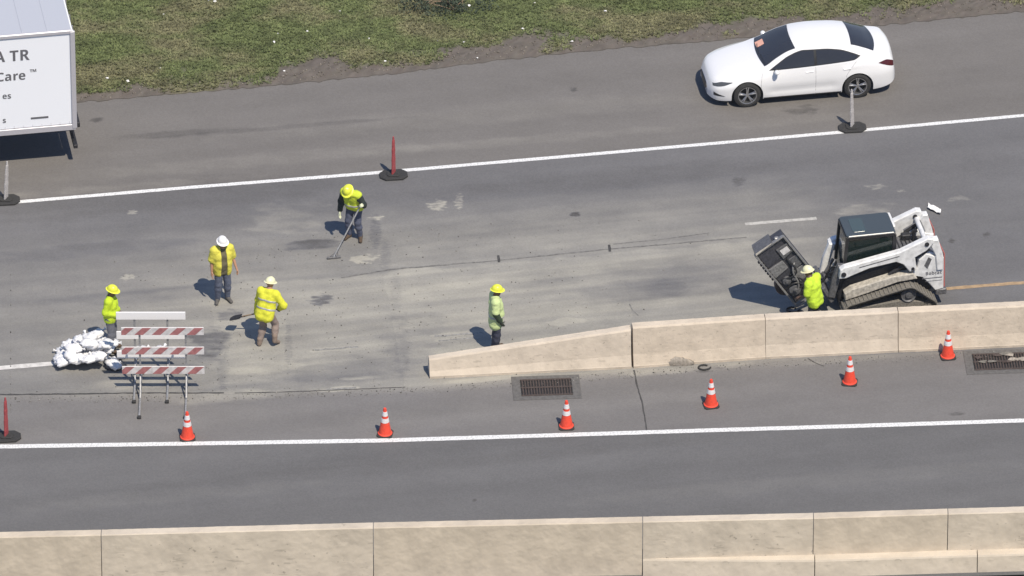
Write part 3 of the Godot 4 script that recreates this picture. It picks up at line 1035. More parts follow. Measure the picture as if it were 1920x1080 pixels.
func make_bags() -> void:
	var r := RandomNumberGenerator.new()
	r.seed = 15
	var meshes := []
	for k in 6: meshes.append(pillow(Vector3(0.205, 0.095, 0.145), 200 + k, 0.42).mesh())
	var placed := []
	var c := g(163, 677)
	var spots := []
	for k in 5:
		for q in 5: spots.append([-0.58 + k * 0.29 + r.randf_range(-0.09, 0.09), -0.62 + q * 0.25 + r.randf_range(-0.09, 0.09)])
	for k in 16: spots.append([r.randf_range(-0.48, 0.48), r.randf_range(-0.5, 0.3)])
	for k in 10: spots.append([r.randf_range(-0.26, 0.3), r.randf_range(-0.4, 0.15)])
	for s in spots:
		var p := Vector3(c.x + s[0], 0, c.z + s[1])
		if pow(absf(s[0]) / 0.72, 2.0) + pow(absf(s[1]) / 0.70, 2.0) > 1.15: continue
		var top := 0.0
		for q in placed:
			var dd := Vector2(q.x - p.x, q.z - p.z).length()
			if dd < 0.30: top = maxf(top, q.y + 0.105 * clampf(1.25 - dd / 0.30, 0.0, 1.0))
		if top > 0.42: continue
		p.y = top
		placed.append(p)
		var o := part("sandbag", meshes[r.randi() % 6], M.bag)
		o.position = p
		o.rotation = Vector3(r.randf_range(-0.22, 0.22) if top > 0 else 0.0, r.randf() * TAU, r.randf_range(-0.25, 0.25) if top > 0 else 0.0)
		o.scale = Vector3.ONE * r.randf_range(0.85, 1.1)
		tag(o, "crumpled white sandbag in the heap beside the barricades", "sandbag", "white sandbags in the heap")
	# bags weighing down the barricades
	var k2 := 0
	for p in [[214, 690, "bag_dark", "dark grey sandbag at the barricade foot beside the white heap"], [236, 668, "bag", "white sandbag lying under the barricade rails beside the worker's feet"], [262, 664, "bag", "white sandbag on the ground between the two barricades"], [300, 664, "bag", "white sandbag behind the striped barricade's middle"]]:
		var o := part("sandbag", meshes[k2], M[p[2]])
		o.position = g(p[0], p[1])
		o.rotation.y = 0.4 * k2
		o.scale = Vector3(1.0, 1.0, 1.0)
		tag(o, p[3], "sandbag")
		k2 += 1

func make_drain(called: String, label: String, px0: float, px1: float, py: float, slope: float, clogged: bool) -> void:
	var c := g((px0 + px1) * 0.5, py)
	var L: float = (px1 - px0) / 80.5
	var o := thing(called, label, "drain", c, slope, "storm drains at the barrier")
	var col := Geo.new()
	for s in [[Vector3(0, 0.006, -0.43), Vector3(L + 0.42, 0.012, 0.16)], [Vector3(0, 0.006, 0.43), Vector3(L + 0.42, 0.012, 0.16)], [Vector3(-L * 0.5 - 0.115, 0.006, 0), Vector3(0.19, 0.012, 0.70)], [Vector3(L * 0.5 + 0.115, 0.006, 0), Vector3(0.19, 0.012, 0.70)]]: col.box(s[0], s[1], 0.004)
	part("concrete_collar", col, M.collar, o)
	var pit := Geo.new()
	pit.box(Vector3(0, 0.004, 0), Vector3(L + 0.03, 0.006, 0.70), 0.0)
	part("pit", pit, M.black, o)
	for z in [-0.33, 0.0, 0.33]:
		var b := Geo.new()
		b.box(Vector3(0, 0.018, z), Vector3(L + 0.02, 0.02, 0.045), 0.004)
		part("frame_bar", b, M.iron, o)
	var nb := int(L / 0.062)
	for k in nb:
		for h in [-0.165, 0.165]:
			var b := Geo.new()
			b.box(Vector3(-L * 0.5 + (k + 0.5) * L / nb, 0.014, h), Vector3(0.03, 0.018, 0.282), 0.003)
			part("grate_bar", b, M.iron, o)
	if clogged:
		var r := RandomNumberGenerator.new()
		r.seed = 61
		for k in 14:
			var d := Geo.new()
			var q := []
			var ce := Vector3(r.randf_range(-L * 0.48, L * 0.5), 0.03, r.randf_range(-0.3, 0.1))
			for e in 7: q.append(ce + Vector3(cos(TAU * e / 7) * r.randf_range(0.06, 0.17), r.randf_range(-0.004, 0.03), sin(TAU * e / 7) * r.randf_range(0.03, 0.09)))
			var top := ce + Vector3(0, 0.05, 0)
			for e in 7: d.tri(q[e], q[(e + 1) % 7], top, Vector3.UP)
			for e in 7: d.tri(q[e], q[(e + 1) % 7], ce, Vector3.DOWN)
			part("debris", d, [M.patch, M.rubber_dusty, M.iron][k % 3], o)

func make_trailer() -> void:
	# rear near corner stands over picture point (143, 315); x runs forward along the trailer, z across it, away from the camera
	var turn := PI + 0.165
	var o := thing("box_trailer", "white box trailer with black lettering parked on the shoulder", "trailer", g(144, 313), turn)
	var L := 9.0
	var lo := 1.10
	var hi := 3.78
	var s := Geo.new()
	s.box(Vector3(L * 0.5, (lo + hi) * 0.5 + 0.06, 0.02), Vector3(L - 0.14, hi - lo - 0.12, 0.04), 0.004)
	s.box(Vector3(L * 0.5, (lo + hi) * 0.5 + 0.06, 2.58), Vector3(L - 0.14, hi - lo - 0.12, 0.04), 0.004)
	part("side_panel", s, M.trailer, o)
	var rf := Geo.new()
	rf.box(Vector3(L * 0.5, hi - 0.005, 1.3), Vector3(L - 0.1, 0.03, 2.5), 0.005)
	part("roof", rf, M.trailer_roof, o)
	for k in 15:
		var rb := Geo.new()
		rb.box(Vector3(0.6 + k * 0.6, hi + 0.014, 1.3), Vector3(0.05, 0.012, 2.44), 0.003)
		part("roof_bow", rb, M.trailer_roof, o)
	for z in [0.0, 2.6]:
		var tr := Geo.new()
		tr.box(Vector3(L * 0.5, hi - 0.02, z), Vector3(L, 0.11, 0.07), 0.02)
		part("top_rail", tr, M.aluminium, o)
		var br := Geo.new()
		br.box(Vector3(L * 0.5, lo + 0.03, z), Vector3(L, 0.16, 0.06), 0.012)
		part("bottom_rail", br, M.aluminium, o)
		var rp := Geo.new()
		rp.box(Vector3(0.03, (lo + hi) * 0.5, z), Vector3(0.12, hi - lo, 0.085), 0.015)
		part("corner_post", rp, M.aluminium, o)
	var nd := 2
	for k in nd:
		var d := Geo.new()
		d.box(Vector3(0.02, (lo + hi) * 0.5, 0.69 + k * 1.23), Vector3(0.05, hi - lo - 0.2, 1.2), 0.01)
		var door := part("rear_door", d, M.trailer, o)
		for q in [0.35, 0.85]:
			var lr := Geo.new()
			lr.tube([Vector3(-0.03, lo + 0.1, 0.1 + k * 1.23 + q), Vector3(-0.03, hi - 0.12, 0.1 + k * 1.23 + q)], 0.018, 8)
			part("lock_rod", lr, M.galvanised, door)
	var fl := Geo.new()
	fl.box(Vector3(L * 0.5, lo - 0.06, 1.3), Vector3(L - 0.06, 0.1, 2.5), 0.01)
	part("floor", fl, M.dark_steel, o)
	for z in [0.35, 2.25]:
		var f := Geo.new()
		f.bar(Vector3(0.10, lo - 0.1, z), Vector3(0.02, 0.48, z), 0.09, 0.06)
		part("bumper_post", f, M.dark_steel, o)
	var bu := Geo.new()
	bu.box(Vector3(0.0, 0.50, 1.3), Vector3(0.1, 0.1, 2.4), 0.012)
	part("rear_bumper", bu, M.dark_steel, o)
	var bm := Geo.new()
	bm.box(Vector3(-0.06, lo + 0.03, 1.3), Vector3(0.10, 0.13, 2.5), 0.012)
	part("rear_sill", bm, M.dark_steel, o)
	for x in [4.9, 6.2]:
		for z in [0.32, 2.28]:
			var w := Geo.new()
			w.lathe([Vector2(0.0, -0.26), Vector2(0.28, -0.26), Vector2(0.30, -0.2), Vector2(0.47, -0.27), Vector2(0.51, -0.2), Vector2(0.51, 0.2), Vector2(0.47, 0.27), Vector2(0.3, 0.2), Vector2(0.28, 0.26), Vector2(0, 0.26)], 26, Transform3D(Basis(Vector3.RIGHT, PI / 2), Vector3(x, 0.51, z)))
			part("wheel", w, M.rubber, o)
		var ax := Geo.new()
		ax.tube([Vector3(x, 0.51, 0.3), Vector3(x, 0.51, 2.3)], 0.07, 8)
		ax.box(Vector3(x, 0.76, 1.3), Vector3(0.4, 0.52, 1.2), 0.02)
		part("axle", ax, M.dark_steel, o)
	# sign writing on the near side; picture x to metres along: (144 - px) / 79
	for t in [["A TR", 60, 0.29, 2.98, true], ["Care", 53, 0.235, 2.47, true], ["™", 73, 0.16, 2.60, true], ["es", 24, 0.15, 2.01, true], ["s", 13, 0.14, 1.35, true]]:
		lettering("lettering", t[0], t[2], M.ink, o, Vector3((144.0 - t[1]) / 79.0, t[3], -0.003), PI, t[4])
	var ul := Geo.new()
	ul.box(Vector3((144.0 - 76.0) / 79.0, 1.46, -0.004), Vector3(0.42, 0.05, 0.006), 0.0)
	part("printed_bar", ul, M.ink, o)
	for k in 3:
		var rv := Geo.new()
		for q in 40: rv.ball(Vector3(0.15 + q * 0.22, lo + [0.13, 0.17, 2.6][k], -0.002), Vector3.ONE * 0.009, 6)
		var ro := part("rivet_row", rv, M.aluminium, o)
		ro.set_meta("kind", "stuff")

# ---------------------------------------------------------------- the white saloon car; x forward, y up, near side is -z
const C_TOP := [[-2.31, 0.62], [-2.285, 0.88], [-2.24, 1.03], [-2.15, 1.085], [-1.98, 1.11], [-1.87, 1.135], [-1.55, 1.275], [-1.2, 1.395], [-0.8, 1.445], [-0.35, 1.458], [0.05, 1.435], [0.34, 1.36], [0.62, 1.225], [0.88, 1.075], [1.03, 1.01], [1.25, 0.962], [1.6, 0.885], [1.95, 0.79], [2.12, 0.715], [2.22, 0.62], [2.27, 0.5]]
const C_BELT := [[-2.31, 0.60], [-2.25, 0.84], [-2.1, 0.96], [-1.7, 1.02], [-1.0, 0.985], [0.0, 0.935], [0.75, 0.905], [1.2, 0.865], [1.6, 0.80], [1.95, 0.72], [2.15, 0.645], [2.27, 0.48]]
const C_WB := [[-2.31, 0.48], [-2.25, 0.64], [-2.1, 0.715], [-1.7, 0.775], [-1.0, 0.825], [0.0, 0.83], [0.9, 0.80], [1.4, 0.775], [1.8, 0.72], [2.05, 0.63], [2.2, 0.50], [2.27, 0.36]]
const C_WM := [[-2.31, 0.56], [-2.26, 0.70], [-2.15, 0.79], [-1.9, 0.865], [-1.34, 0.898], [-0.6, 0.885], [0.5, 0.885], [1.36, 0.895], [1.8, 0.86], [2.05, 0.78], [2.2, 0.63], [2.27, 0.46]]
const C_WR := [[-2.31, 0.40], [-2.1, 0.61], [-1.98, 0.645], [-1.87, 0.64], [-1.55, 0.605], [-1.2, 0.59], [-0.35, 0.605], [0.2, 0.60], [0.62, 0.655], [0.95, 0.715], [1.25, 0.64], [1.6, 0.60], [2.0, 0.50], [2.2, 0.38], [2.27, 0.26]]
const C_YR := [[-2.31, 0.61], [-2.26, 0.91], [-2.12, 1.045], [-1.98, 1.07], [-1.87, 1.09], [-1.55, 1.21], [-1.2, 1.325], [-0.8, 1.378], [-0.35, 1.393], [0.05, 1.37], [0.34, 1.295], [0.62, 1.16], [0.88, 1.005], [1.03, 0.96], [1.25, 0.928], [1.6, 0.855], [1.95, 0.765], [2.12, 0.695], [2.22, 0.60], [2.27, 0.49]]
const AXLES := [1.36, -1.34]
func car_bottom(x: float) -> float:
	var y := curve([[-2.31, 0.36], [-2.1, 0.26], [-1.6, 0.2], [1.7, 0.2], [2.05, 0.19], [2.27, 0.22]], x)
	for a in AXLES:
		var d: float = absf(x - a)
		if d < 0.385: y = maxf(y, 0.325 + sqrt(0.385 * 0.385 - d * d))
	return y
func car_half(x: float, y: float) -> float:
	var yb := curve(C_BELT, x)
	var wb := curve(C_WB, x)
	var wm := curve(C_WM, x)
	if y <= yb:
		var mid: float = minf(0.60, yb * 0.72)
		var fade: float = clampf((0.95 - absf(x)) * 4.0, 0.0, 1.0)
		wm -= fade * (0.022 * exp(-pow((y - 0.40 - x * -0.02) / 0.09, 2.0)) - 0.010 * exp(-pow((y - 0.27) / 0.04, 2.0)))
		wb += 0.012 * exp(-pow((y - yb + 0.13) / 0.035, 2.0)) * clampf((1.7 - absf(x)) * 2.0, 0.0, 1.0)
		return curve([[0.15, wm - 0.05], [0.30, wm - 0.012], [mid, wm], [lerpf(mid, yb, 0.6), lerpf(wm, wb, 0.42)], [yb + 0.0001, wb]], y)
	var yr := curve(C_YR, x)
	var t: float = clampf((y - yb) / maxf(0.001, yr - yb), 0.0, 1.0)
	return lerpf(wb, curve(C_WR, x), t) + 0.022 * sin(PI * t) * clampf((yr - yb) * 4.0, 0.0, 1.0)
func car_roof(x: float, z: float) -> float:
	var wr := curve(C_WR, x)
	var t: float = clampf(absf(z) / wr, 0.0, 1.0)
	return lerpf(curve(C_TOP, x), curve(C_YR, x), pow(t, 2.4))
func side_patch(xs: Array, lo: Array, hi: Array, side: float, off := 0.004, rows := 7, step := 0.04) -> Geo:
	var ge := Geo.new()
	var r := []
	var m := int((xs[1] - xs[0]) / step) + 2
	for k in m:
		var x := lerpf(xs[0], xs[1], float(k) / (m - 1))
		var row := []
		for q in rows:
			var y := lerpf(curve(lo, x), curve(hi, x), float(q) / (rows - 1))
			row.append(Vector3(x, y, side * (car_half(x, y) + off)))
		r.append(row)
	ge.grid(r, false, Vector3(0, 0.3, side))
	return ge
func make_car() -> void:
	var a := g(1397, 199)
	var b := g(1610, 181)
	var fwd := (a - b).normalized()
	var turn := atan2(-fwd.z, fwd.x)
	var near := Basis(Vector3.UP, turn) * Vector3(0, 0, -1)
	var o := thing("parked_car", "white four-door saloon car stopped on the shoulder", "car", (a + b) * 0.5 - near * 0.80 - fwd * 0.01, turn)
	var xs := []
	var x := -2.31
	while x < 2.27:
		xs.append(x)
		x += 0.03
	xs.append(2.27)
	for ax in AXLES:
		for e in [-0.3851, -0.3849, -0.381, -0.373, 0.373, 0.381, 0.3849, 0.3851]: xs.append(ax + e)
	xs.sort()
	var body := Geo.new()
	for s in [-1.0, 1.0]:
		var lower := []
		var upper := []
		var top := []
		for xx in xs:
			var yb := curve(C_BELT, xx)
			var y0 := minf(car_bottom(xx), yb - 0.02)
			var r1 := []
			for q in 11:
				var y := lerpf(y0, yb, q / 10.0)
				r1.append(Vector3(xx, y, s * car_half(xx, y)))
			lower.append(r1)
			var yr := curve(C_YR, xx)
			var r2 := []
			for q in 7:
				var y := lerpf(yb, yr, q / 6.0)
				r2.append(Vector3(xx, y, s * car_half(xx, maxf(y, yb + 0.0002))))
			upper.append(r2)
			var r3 := []
			var wr := curve(C_WR, xx)
			for q in 9:
				var z := wr * (1.0 - q / 8.0)
				r3.append(Vector3(xx, car_roof(xx, z), s * z))
			top.append(r3)
		body.grid(lower, false, Vector3(0, 0, s))
		body.grid(upper, false, Vector3(0, 0.4, s))
		body.grid(top, false, Vector3.UP)
	for e in [[2.27, 1.0], [-2.31, -1.0]]:
		var ring := []
		for s in [-1.0, 1.0]:
			var half := []
			for q in 8:
				var y := lerpf(car_bottom(e[0]), curve(C_BELT, e[0]), q / 7.0)
				half.append(Vector3(e[0], y, s * car_half(e[0], y)))
			half.append(Vector3(e[0], curve(C_YR, e[0]), s * curve(C_WR, e[0])))
			if s > 0: half.reverse()
			ring.append_array(half)
		body.poly(ring, Vector3(e[1], 0, 0))
	part("body", body, M.car_paint, o)
	var keep := Geo.new()
	keep.box(Vector3(0, 0.27, 0), Vector3(1.9, 0.12, 1.68), 0.02)
	keep.box(Vector3(1.99, 0.28, 0), Vector3(0.30, 0.12, 1.1), 0.02)
	keep.box(Vector3(-1.98, 0.34, 0), Vector3(0.44, 0.16, 1.2), 0.02)
	keep.box(Vector3(0, 0.48, 0), Vector3(3.7, 0.24, 1.14), 0.02)
	for ax in AXLES:
		for s in [-1.0, 1.0]:
			var arc := []
			for q in 17:
				var t := PI * q / 16.0
				arc.append([Vector3(ax + cos(t) * 0.385, 0.325 + sin(t) * 0.385, s * (car_half(ax, 0.55) - 0.035)), Vector3(ax + cos(t) * 0.385, 0.325 + sin(t) * 0.385, s * 0.55)])
			keep.grid(arc, false, Vector3.DOWN)
	part("underbody", keep, M.black, o)
	for s in [-1.0, 1.0]:
		# side glass: front and rear door panes, blacked-out surround
		var lo := [[-1.42, 1.11], [-1.25, 1.035], [-0.9, 1.01], [0.0, 0.965], [0.82, 0.930]]
		var hi := [[-1.42, 1.115], [-1.25, 1.185], [-0.9, 1.29], [-0.5, 1.335], [-0.05, 1.34], [0.32, 1.235], [0.6, 1.08], [0.82, 0.938]]
		part("window_surround", side_patch([-1.42, 0.82], lo, hi, s, 0.004), M.black, o)
		var lo2 := []
		var hi2 := []
		for q in lo: lo2.append([q[0], q[1] + 0.018])
		for q in hi: hi2.append([q[0], q[1] - 0.016])
		part("front_side_window", side_patch([-0.28, 0.74], lo2, hi2, s, 0.008), M.glass, o)
		part("rear_side_window", side_patch([-1.34, -0.34], lo2, hi2, s, 0.008), M.glass, o)
		# seams between panels
		for sm in [[0.98, 0.26, 0.90], [-0.31, 0.26, 0.95], [-1.05, 0.62, 1.0]]:
			var seam := Geo.new()
			var pts := []
			for q in 12:
				var y := lerpf(sm[1], sm[2], q / 11.0)
				var xx: float = sm[0] + (0.05 * sin(q * 0.28) if sm[0] > 0 else 0.0) - (0.26 * pow(q / 11.0, 1.4) if sm[0] < -1.0 else 0.0)
				pts.append(Vector3(xx, y, s * (car_half(xx, y) - 0.001)))
			seam.tube(pts, 0.003, 5)
			part("door_seam", seam, M.trim, o)
		for hx in [-0.16, -1.08]:
			var hd := Geo.new()
			hd.box(Vector3(hx, 0.845, s * (car_half(hx, 0.845) + 0.008)), Vector3(0.19, 0.024, 0.02), 0.008)
			part("door_handle", hd, M.car_paint, o)
		part("sill_trim", side_patch([-0.94, 0.96], [[-1.0, 0.20], [1.0, 0.20]], [[-1.0, 0.235], [1.0, 0.235]], s, 0.003, 2), M.trim, o)
		# lamps
		part("headlight", side_patch([1.72, 2.17], [[1.72, 0.69], [1.95, 0.605], [2.17, 0.555]], [[1.72, 0.70], [1.95, 0.685], [2.17, 0.605]], s, 0.006, 4), M.lamp_glass, o)
		part("tail_light", side_patch([-2.29, -1.86], [[-2.29, 0.72], [-2.1, 0.80], [-1.86, 0.90]], [[-2.29, 0.80], [-2.2, 0.89], [-2.05, 0.945], [-1.86, 0.91]], s, 0.006, 5), M.tail, o)
		part("fog_lamp_recess", side_patch([1.90, 2.16], [[1.9, 0.33], [2.16, 0.33]], [[1.9, 0.335], [2.16, 0.42]], s, 0.005, 3), M.trim, o)
		# mirror
		var mi := Geo.new()
		mi.ball(Vector3(0.66, 0.955, s * 0.945), Vector3(0.065, 0.058, 0.085), 14)
		var mir := part("mirror", mi, M.car_paint, o)
		var stalk := Geo.new()
		stalk.box(Vector3(0.68, 0.93, s * 0.885), Vector3(0.07, 0.05, 0.13), 0.015)
		part("mirror_stalk", stalk, M.trim, mir)
	# windscreen and rear window follow the roof line
	for w in [["windscreen", 0.20, 1.01, 0.09], ["rear_window", -1.86, -1.24, -0.07]]:
		var rows := []
		for k in 15:
			var row := []
			for q in 17:
				var zz := (q / 8.0 - 1.0)
				var t := k / 14.0
				var xx: float = lerpf(w[1] - (0.05 * zz * zz if w[0] == "windscreen" else 0.0), w[2] - w[3] * zz * zz, t)
				if w[0] == "rear_window": xx = lerpf(w[1] + 0.10 * zz * zz, w[2] + 0.03 * zz * zz, t)
				var z := zz * (curve(C_WR, xx) - 0.03)
				row.append(Vector3(xx, car_roof(xx, z) + 0.006, z))
			rows.append(row)
		var ge := Geo.new()
		ge.grid(rows, false, Vector3.UP)
		part(w[0], ge, M.glass, o)
	var paper := Geo.new()
	var pr := []
	for k in 5:
		var row := []
		for q in 5:
			var xx := lerpf(0.78, 0.96, k / 4.0)
			var z := lerpf(0.14, 0.42, q / 4.0)
			row.append(Vector3(xx, car_roof(xx, z) + 0.011, z))
		pr.append(row)
	paper.grid(pr, false, Vector3.UP)
	part("windscreen_notice", paper, M.notice, o)
	for s in [-0.62, -0.12]:
		var wp := Geo.new()
		var pts := []
		for q in 8:
			var z: float = s + q * 0.06
			var xx := 0.97 - 0.09 * pow(z / 0.7, 2.0) - q * 0.004
			pts.append(Vector3(xx, car_roof(xx, z) + 0.018, z))
		wp.tube(pts, 0.008, 5)
		part("wiper", wp, M.trim, o)
	# grille and number plate
	var gr := Geo.new()
	gr.prism([Vector2(-0.34, 0.46), Vector2(0.34, 0.46), Vector2(0.40, 0.40), Vector2(0.22, 0.255), Vector2(-0.22, 0.255), Vector2(-0.40, 0.40)], 0.0, 0.012, 0.003, Transform3D(Basis(Vector3(0, 0, -1), Vector3.UP, Vector3.RIGHT), Vector3(2.272, 0, 0)))
	part("grille", gr, M.trim, o)
	var pl := Geo.new()
	pl.box(Vector3(-2.318, 0.66, 0), Vector3(0.01, 0.14, 0.30), 0.003)
	part("number_plate", pl, M.white_band, o)
	# wheels
	for ax in AXLES:
		for s in [-1.0, 1.0]:
			var wc := Vector3(ax, 0.335, s * 0.785)
			var xf := Transform3D(Basis(Vector3.RIGHT, PI / 2 * s), wc)   # lathe axis points outwards
			var ty := Geo.new()
			ty.lathe([Vector2(0.225, -0.095), Vector2(0.27, -0.105), Vector2(0.325, -0.085), Vector2(0.335, -0.055), Vector2(0.335, 0.055), Vector2(0.325, 0.085), Vector2(0.27, 0.105), Vector2(0.228, 0.097), Vector2(0.222, 0.06)], 34, xf)
			var wheel := part("wheel", ty, M.rubber, o)
			var rim := Geo.new()
			rim.lathe([Vector2(0.222, -0.09), Vector2(0.205, 0.02), Vector2(0.212, 0.092), Vector2(0.230, 0.098)], 34, xf)
			part("rim", rim, M.alloy, wheel)
			var dk := Geo.new()
			dk.lathe([Vector2(0.0, 0.0), Vector2(0.206, 0.0)], 28, xf)
			part("brake", dk, M.black, wheel)
			for k in 5:
				for e in [-0.13, 0.13]:
					var sp := Geo.new()
					var t := TAU * k / 5.0 + 0.3
					var p0: Vector3 = xf * Vector3(cos(t) * 0.03, 0.062, sin(t) * 0.03)
					var p1: Vector3 = xf * Vector3(cos(t + e) * 0.21, 0.085, sin(t + e) * 0.21)
					sp.tube([p0, p1], [0.022, 0.014], 6)
					part("spoke", sp, M.alloy, wheel)
			var hub := Geo.new()
			hub.lathe([Vector2(0.045, 0.05), Vector2(0.042, 0.085), Vector2(0, 0.088)], 14, xf)
			part("hub", hub, M.alloy, wheel)

func off2(B: Vector2, U: Vector2, V: Vector2, u: float, w: float) -> Vector2: return B + U * u + V * w
# ---------------------------------------------------------------- compact track loader; x forward, near side is -z
func make_loader() -> void:
	var turn := PI + 0.19
	var at := g(1640, 562)
	var o := thing("track_loader", "white compact track loader with black cab beside the concrete barrier", "loader", at, turn)
	# chassis
	var ch := Geo.new()
	ch.prism([Vector2(-1.25, 0.42), Vector2(0.95, 0.25), Vector2(1.0, 0.55), Vector2(0.85, 0.95), Vector2(-0.35, 1.25), Vector2(-1.3, 1.3)], -0.46, 0.46, 0.03)
	part("chassis", ch, M.dark_steel, o)
	for s in [-1.0, 1.0]:
		var z0: float = s * 0.50
		var z1: float = s * 0.90
		var lo: float = minf(z0, z1)
		var hi: float = maxf(z0, z1)
		# rubber track round front idler, raised rear sprocket and rear idler
		var circ := [[0.72, 0.27, 0.22], [-0.62, 0.56, 0.25], [-1.12, 0.23, 0.18]]
		var pts := PackedVector2Array()
		for c in circ:
			for q in 24: pts.append(Vector2(c[0] + cos(TAU * q / 24) * c[2], c[1] + sin(TAU * q / 24) * c[2]))
		var hull := Geometry2D.convex_hull(pts)
		hull.remove_at(hull.size() - 1)
		var fine := []
		for k in hull.size():
			var A := hull[k]
			var B := hull[(k + 1) % hull.size()]
			var m := maxi(1, int((B - A).length() / 0.05))
			for q in m: fine.append(A.lerp(B, float(q) / m))
		var belt := Geo.new()
		var mid := Vector2(-0.3, 0.36)
		var rows := []
		for k in fine.size() + 1:
			var p: Vector2 = fine[k % fine.size()]
			var nx: Vector2 = fine[(k + 1) % fine.size()]
			var t := (nx - p).normalized()
			var nr := Vector2(t.y, -t.x)
			if nr.dot(p - mid) < 0: nr = -nr
			var i := p - nr * 0.05
			rows.append([Vector3(p.x, p.y, lo + 0.01), Vector3(p.x, p.y, hi - 0.01), Vector3(i.x, i.y, hi), Vector3(i.x, i.y, lo), Vector3(p.x, p.y, lo + 0.01)])
		belt.grid(rows)
		var track := part("track", belt, M.rubber_dusty, o)
		var lugs := Geo.new()
		for k in range(0, fine.size(), 2):
			var p: Vector2 = fine[k]
			var t: Vector2 = (fine[(k + 1) % fine.size()] - p).normalized()
			var nr := Vector2(t.y, -t.x)
			if nr.dot(p - mid) < 0: nr = -nr
			var q := p + nr * 0.008
			if q.y < 0.012: q.y = 0.012
			lugs.box(Vector3(q.x, q.y, (lo + hi) * 0.5), Vector3(0.045, 0.024, 0.36), 0.006, Basis(Vector3(t.x, t.y, 0), Vector3(nr.x, nr.y, 0), Vector3(t.x, t.y, 0).cross(Vector3(nr.x, nr.y, 0))))
		var lg := part("track_lugs", lugs, M.rubber_dusty, track)
		lg.set_meta("kind", "stuff")
		for c in [[0.72, 0.27, 0.165], [-0.62, 0.56, 0.18], [-1.12, 0.23, 0.12], [0.35, 0.17, 0.1], [0.02, 0.17, 0.1], [-0.32, 0.17, 0.1], [-0.66, 0.17, 0.1]]:
			var w := Geo.new()
			w.lathe([Vector2(0.0, -0.15), Vector2(c[2] * 0.4, -0.15), Vector2(c[2] * 0.45, -0.11), Vector2(c[2] * 0.85, -0.1), Vector2(c[2], -0.13), Vector2(c[2], 0.13), Vector2(c[2] * 0.85, 0.1), Vector2(c[2] * 0.45, 0.11), Vector2(c[2] * 0.4, 0.16), Vector2(0.0, 0.16)], 20, Transform3D(Basis(Vector3.RIGHT, PI / 2), Vector3(c[0], c[1], (lo + hi) * 0.5)))
			part("track_roller", w, M.rubber_dusty if c[2] < 0.15 else M.grey_steel, track)
		var fr := Geo.new()
		fr.prism([Vector2(0.7, 0.2), Vector2(-1.05, 0.2), Vector2(-1.0, 0.32), Vector2(-0.5, 0.42), Vector2(0.65, 0.34)], s * 0.56, s * 0.80, 0.02)
		part("track_frame", fr, M.rubber_dusty, track)
		# pale skirt above the track
		var sk := Geo.new()
		sk.prism([Vector2(0.86, 0.50), Vector2(0.88, 0.68), Vector2(0.72, 0.79), Vector2(-0.25, 1.03), Vector2(-0.75, 1.06), Vector2(-0.85, 0.90), Vector2(-0.38, 0.86), Vector2(0.3, 0.65)], s * 0.47, s * 0.70, 0.02)
		part("track_skirt", sk, M.loader_dusty, o)
		# lift arm with its leg and the rear upright it hangs from
		var arm := Geo.new()
		arm.prism([Vector2(1.02, 1.12), Vector2(1.0, 1.36), Vector2(0.90, 1.43), Vector2(-0.43, 1.70), Vector2(-1.08, 1.99), Vector2(-1.2, 1.97), Vector2(-1.22, 1.84), Vector2(-1.06, 1.66), Vector2(-0.78, 1.50), Vector2(-0.82, 1.16), Vector2(-0.66, 1.12), Vector2(-0.50, 1.34), Vector2(-0.33, 1.43), Vector2(0.3, 1.33), Vector2(0.66, 1.20), Vector2(0.86, 1.12)], s * 0.54, s * 0.72, 0.022)
		var la := part("lift_arm", arm, M.loader_white, o)
		var kn := Geo.new()
		kn.prism([Vector2(0.86, 1.38), Vector2(1.02, 1.40), Vector2(1.16, 1.0), Vector2(1.24, 0.55), Vector2(1.08, 0.5), Vector2(0.98, 0.95)], s * 0.42, s * 0.56, 0.02)
		part("arm_knee", kn, M.loader_white if s > 0 else M.grey_steel, la)
		for pv in [[0.92, 1.24, 0.06], [-1.05, 1.84, 0.055], [-0.73, 1.21, 0.04]]:
			var pn := Geo.new()
			pn.lathe([Vector2(0, -0.11), Vector2(pv[2], -0.11), Vector2(pv[2], 0.11), Vector2(0, 0.11)], 14, Transform3D(Basis(Vector3.RIGHT, PI / 2), Vector3(pv[0], pv[1], s * 0.63)))
			part("pivot_pin", pn, M.dark_steel, la)
		var dec := Geo.new()
		dec.prism([Vector2(0.55, 1.375), Vector2(-0.4, 1.575), Vector2(-0.4, 1.60), Vector2(0.55, 1.40)], s * 0.721, s * 0.7235, 0.0)
		part("printed_stripe", dec, M.grey_steel, la)
		var up := Geo.new()
		up.prism([Vector2(-1.22, 1.9), Vector2(-1.34, 1.9), Vector2(-1.47, 1.42), Vector2(-1.47, 1.05), Vector2(-1.32, 1.05), Vector2(-1.28, 1.45), Vector2(-1.14, 1.78)], s * 0.46, s * 0.66, 0.02)
		part("rear_upright", up, M.loader_white, o)
		# white engine side panel
		var pn2 := Geo.new()
		pn2.prism([Vector2(-0.70, 0.96), Vector2(-0.86, 1.16), Vector2(-0.90, 1.36), Vector2(-1.06, 1.52), Vector2(-1.28, 1.42), Vector2(-1.49, 1.36), Vector2(-1.50, 0.52), Vector2(-1.30, 0.48), Vector2(-1.14, 0.70), Vector2(-0.98, 0.88)], s * 0.44, s * 0.62, 0.02)
		var sp := part("side_panel", pn2, M.loader_white, o)
		var vent := Geo.new()
		vent.prism([Vector2(-1.02, 1.20), Vector2(-1.12, 1.42), Vector2(-1.2, 1.36), Vector2(-1.1, 1.1)], s * 0.621, s * 0.626, 0.0)
		part("vent", vent, M.grey_steel, sp)
		var cap := Geo.new()
		cap.lathe([Vector2(0.04, -0.01), Vector2(0.035, 0.012), Vector2(0, 0.012)], 14, Transform3D(Basis(Vector3.RIGHT, PI / 2 * s), Vector3(-1.38, 1.18, s * 0.63)))
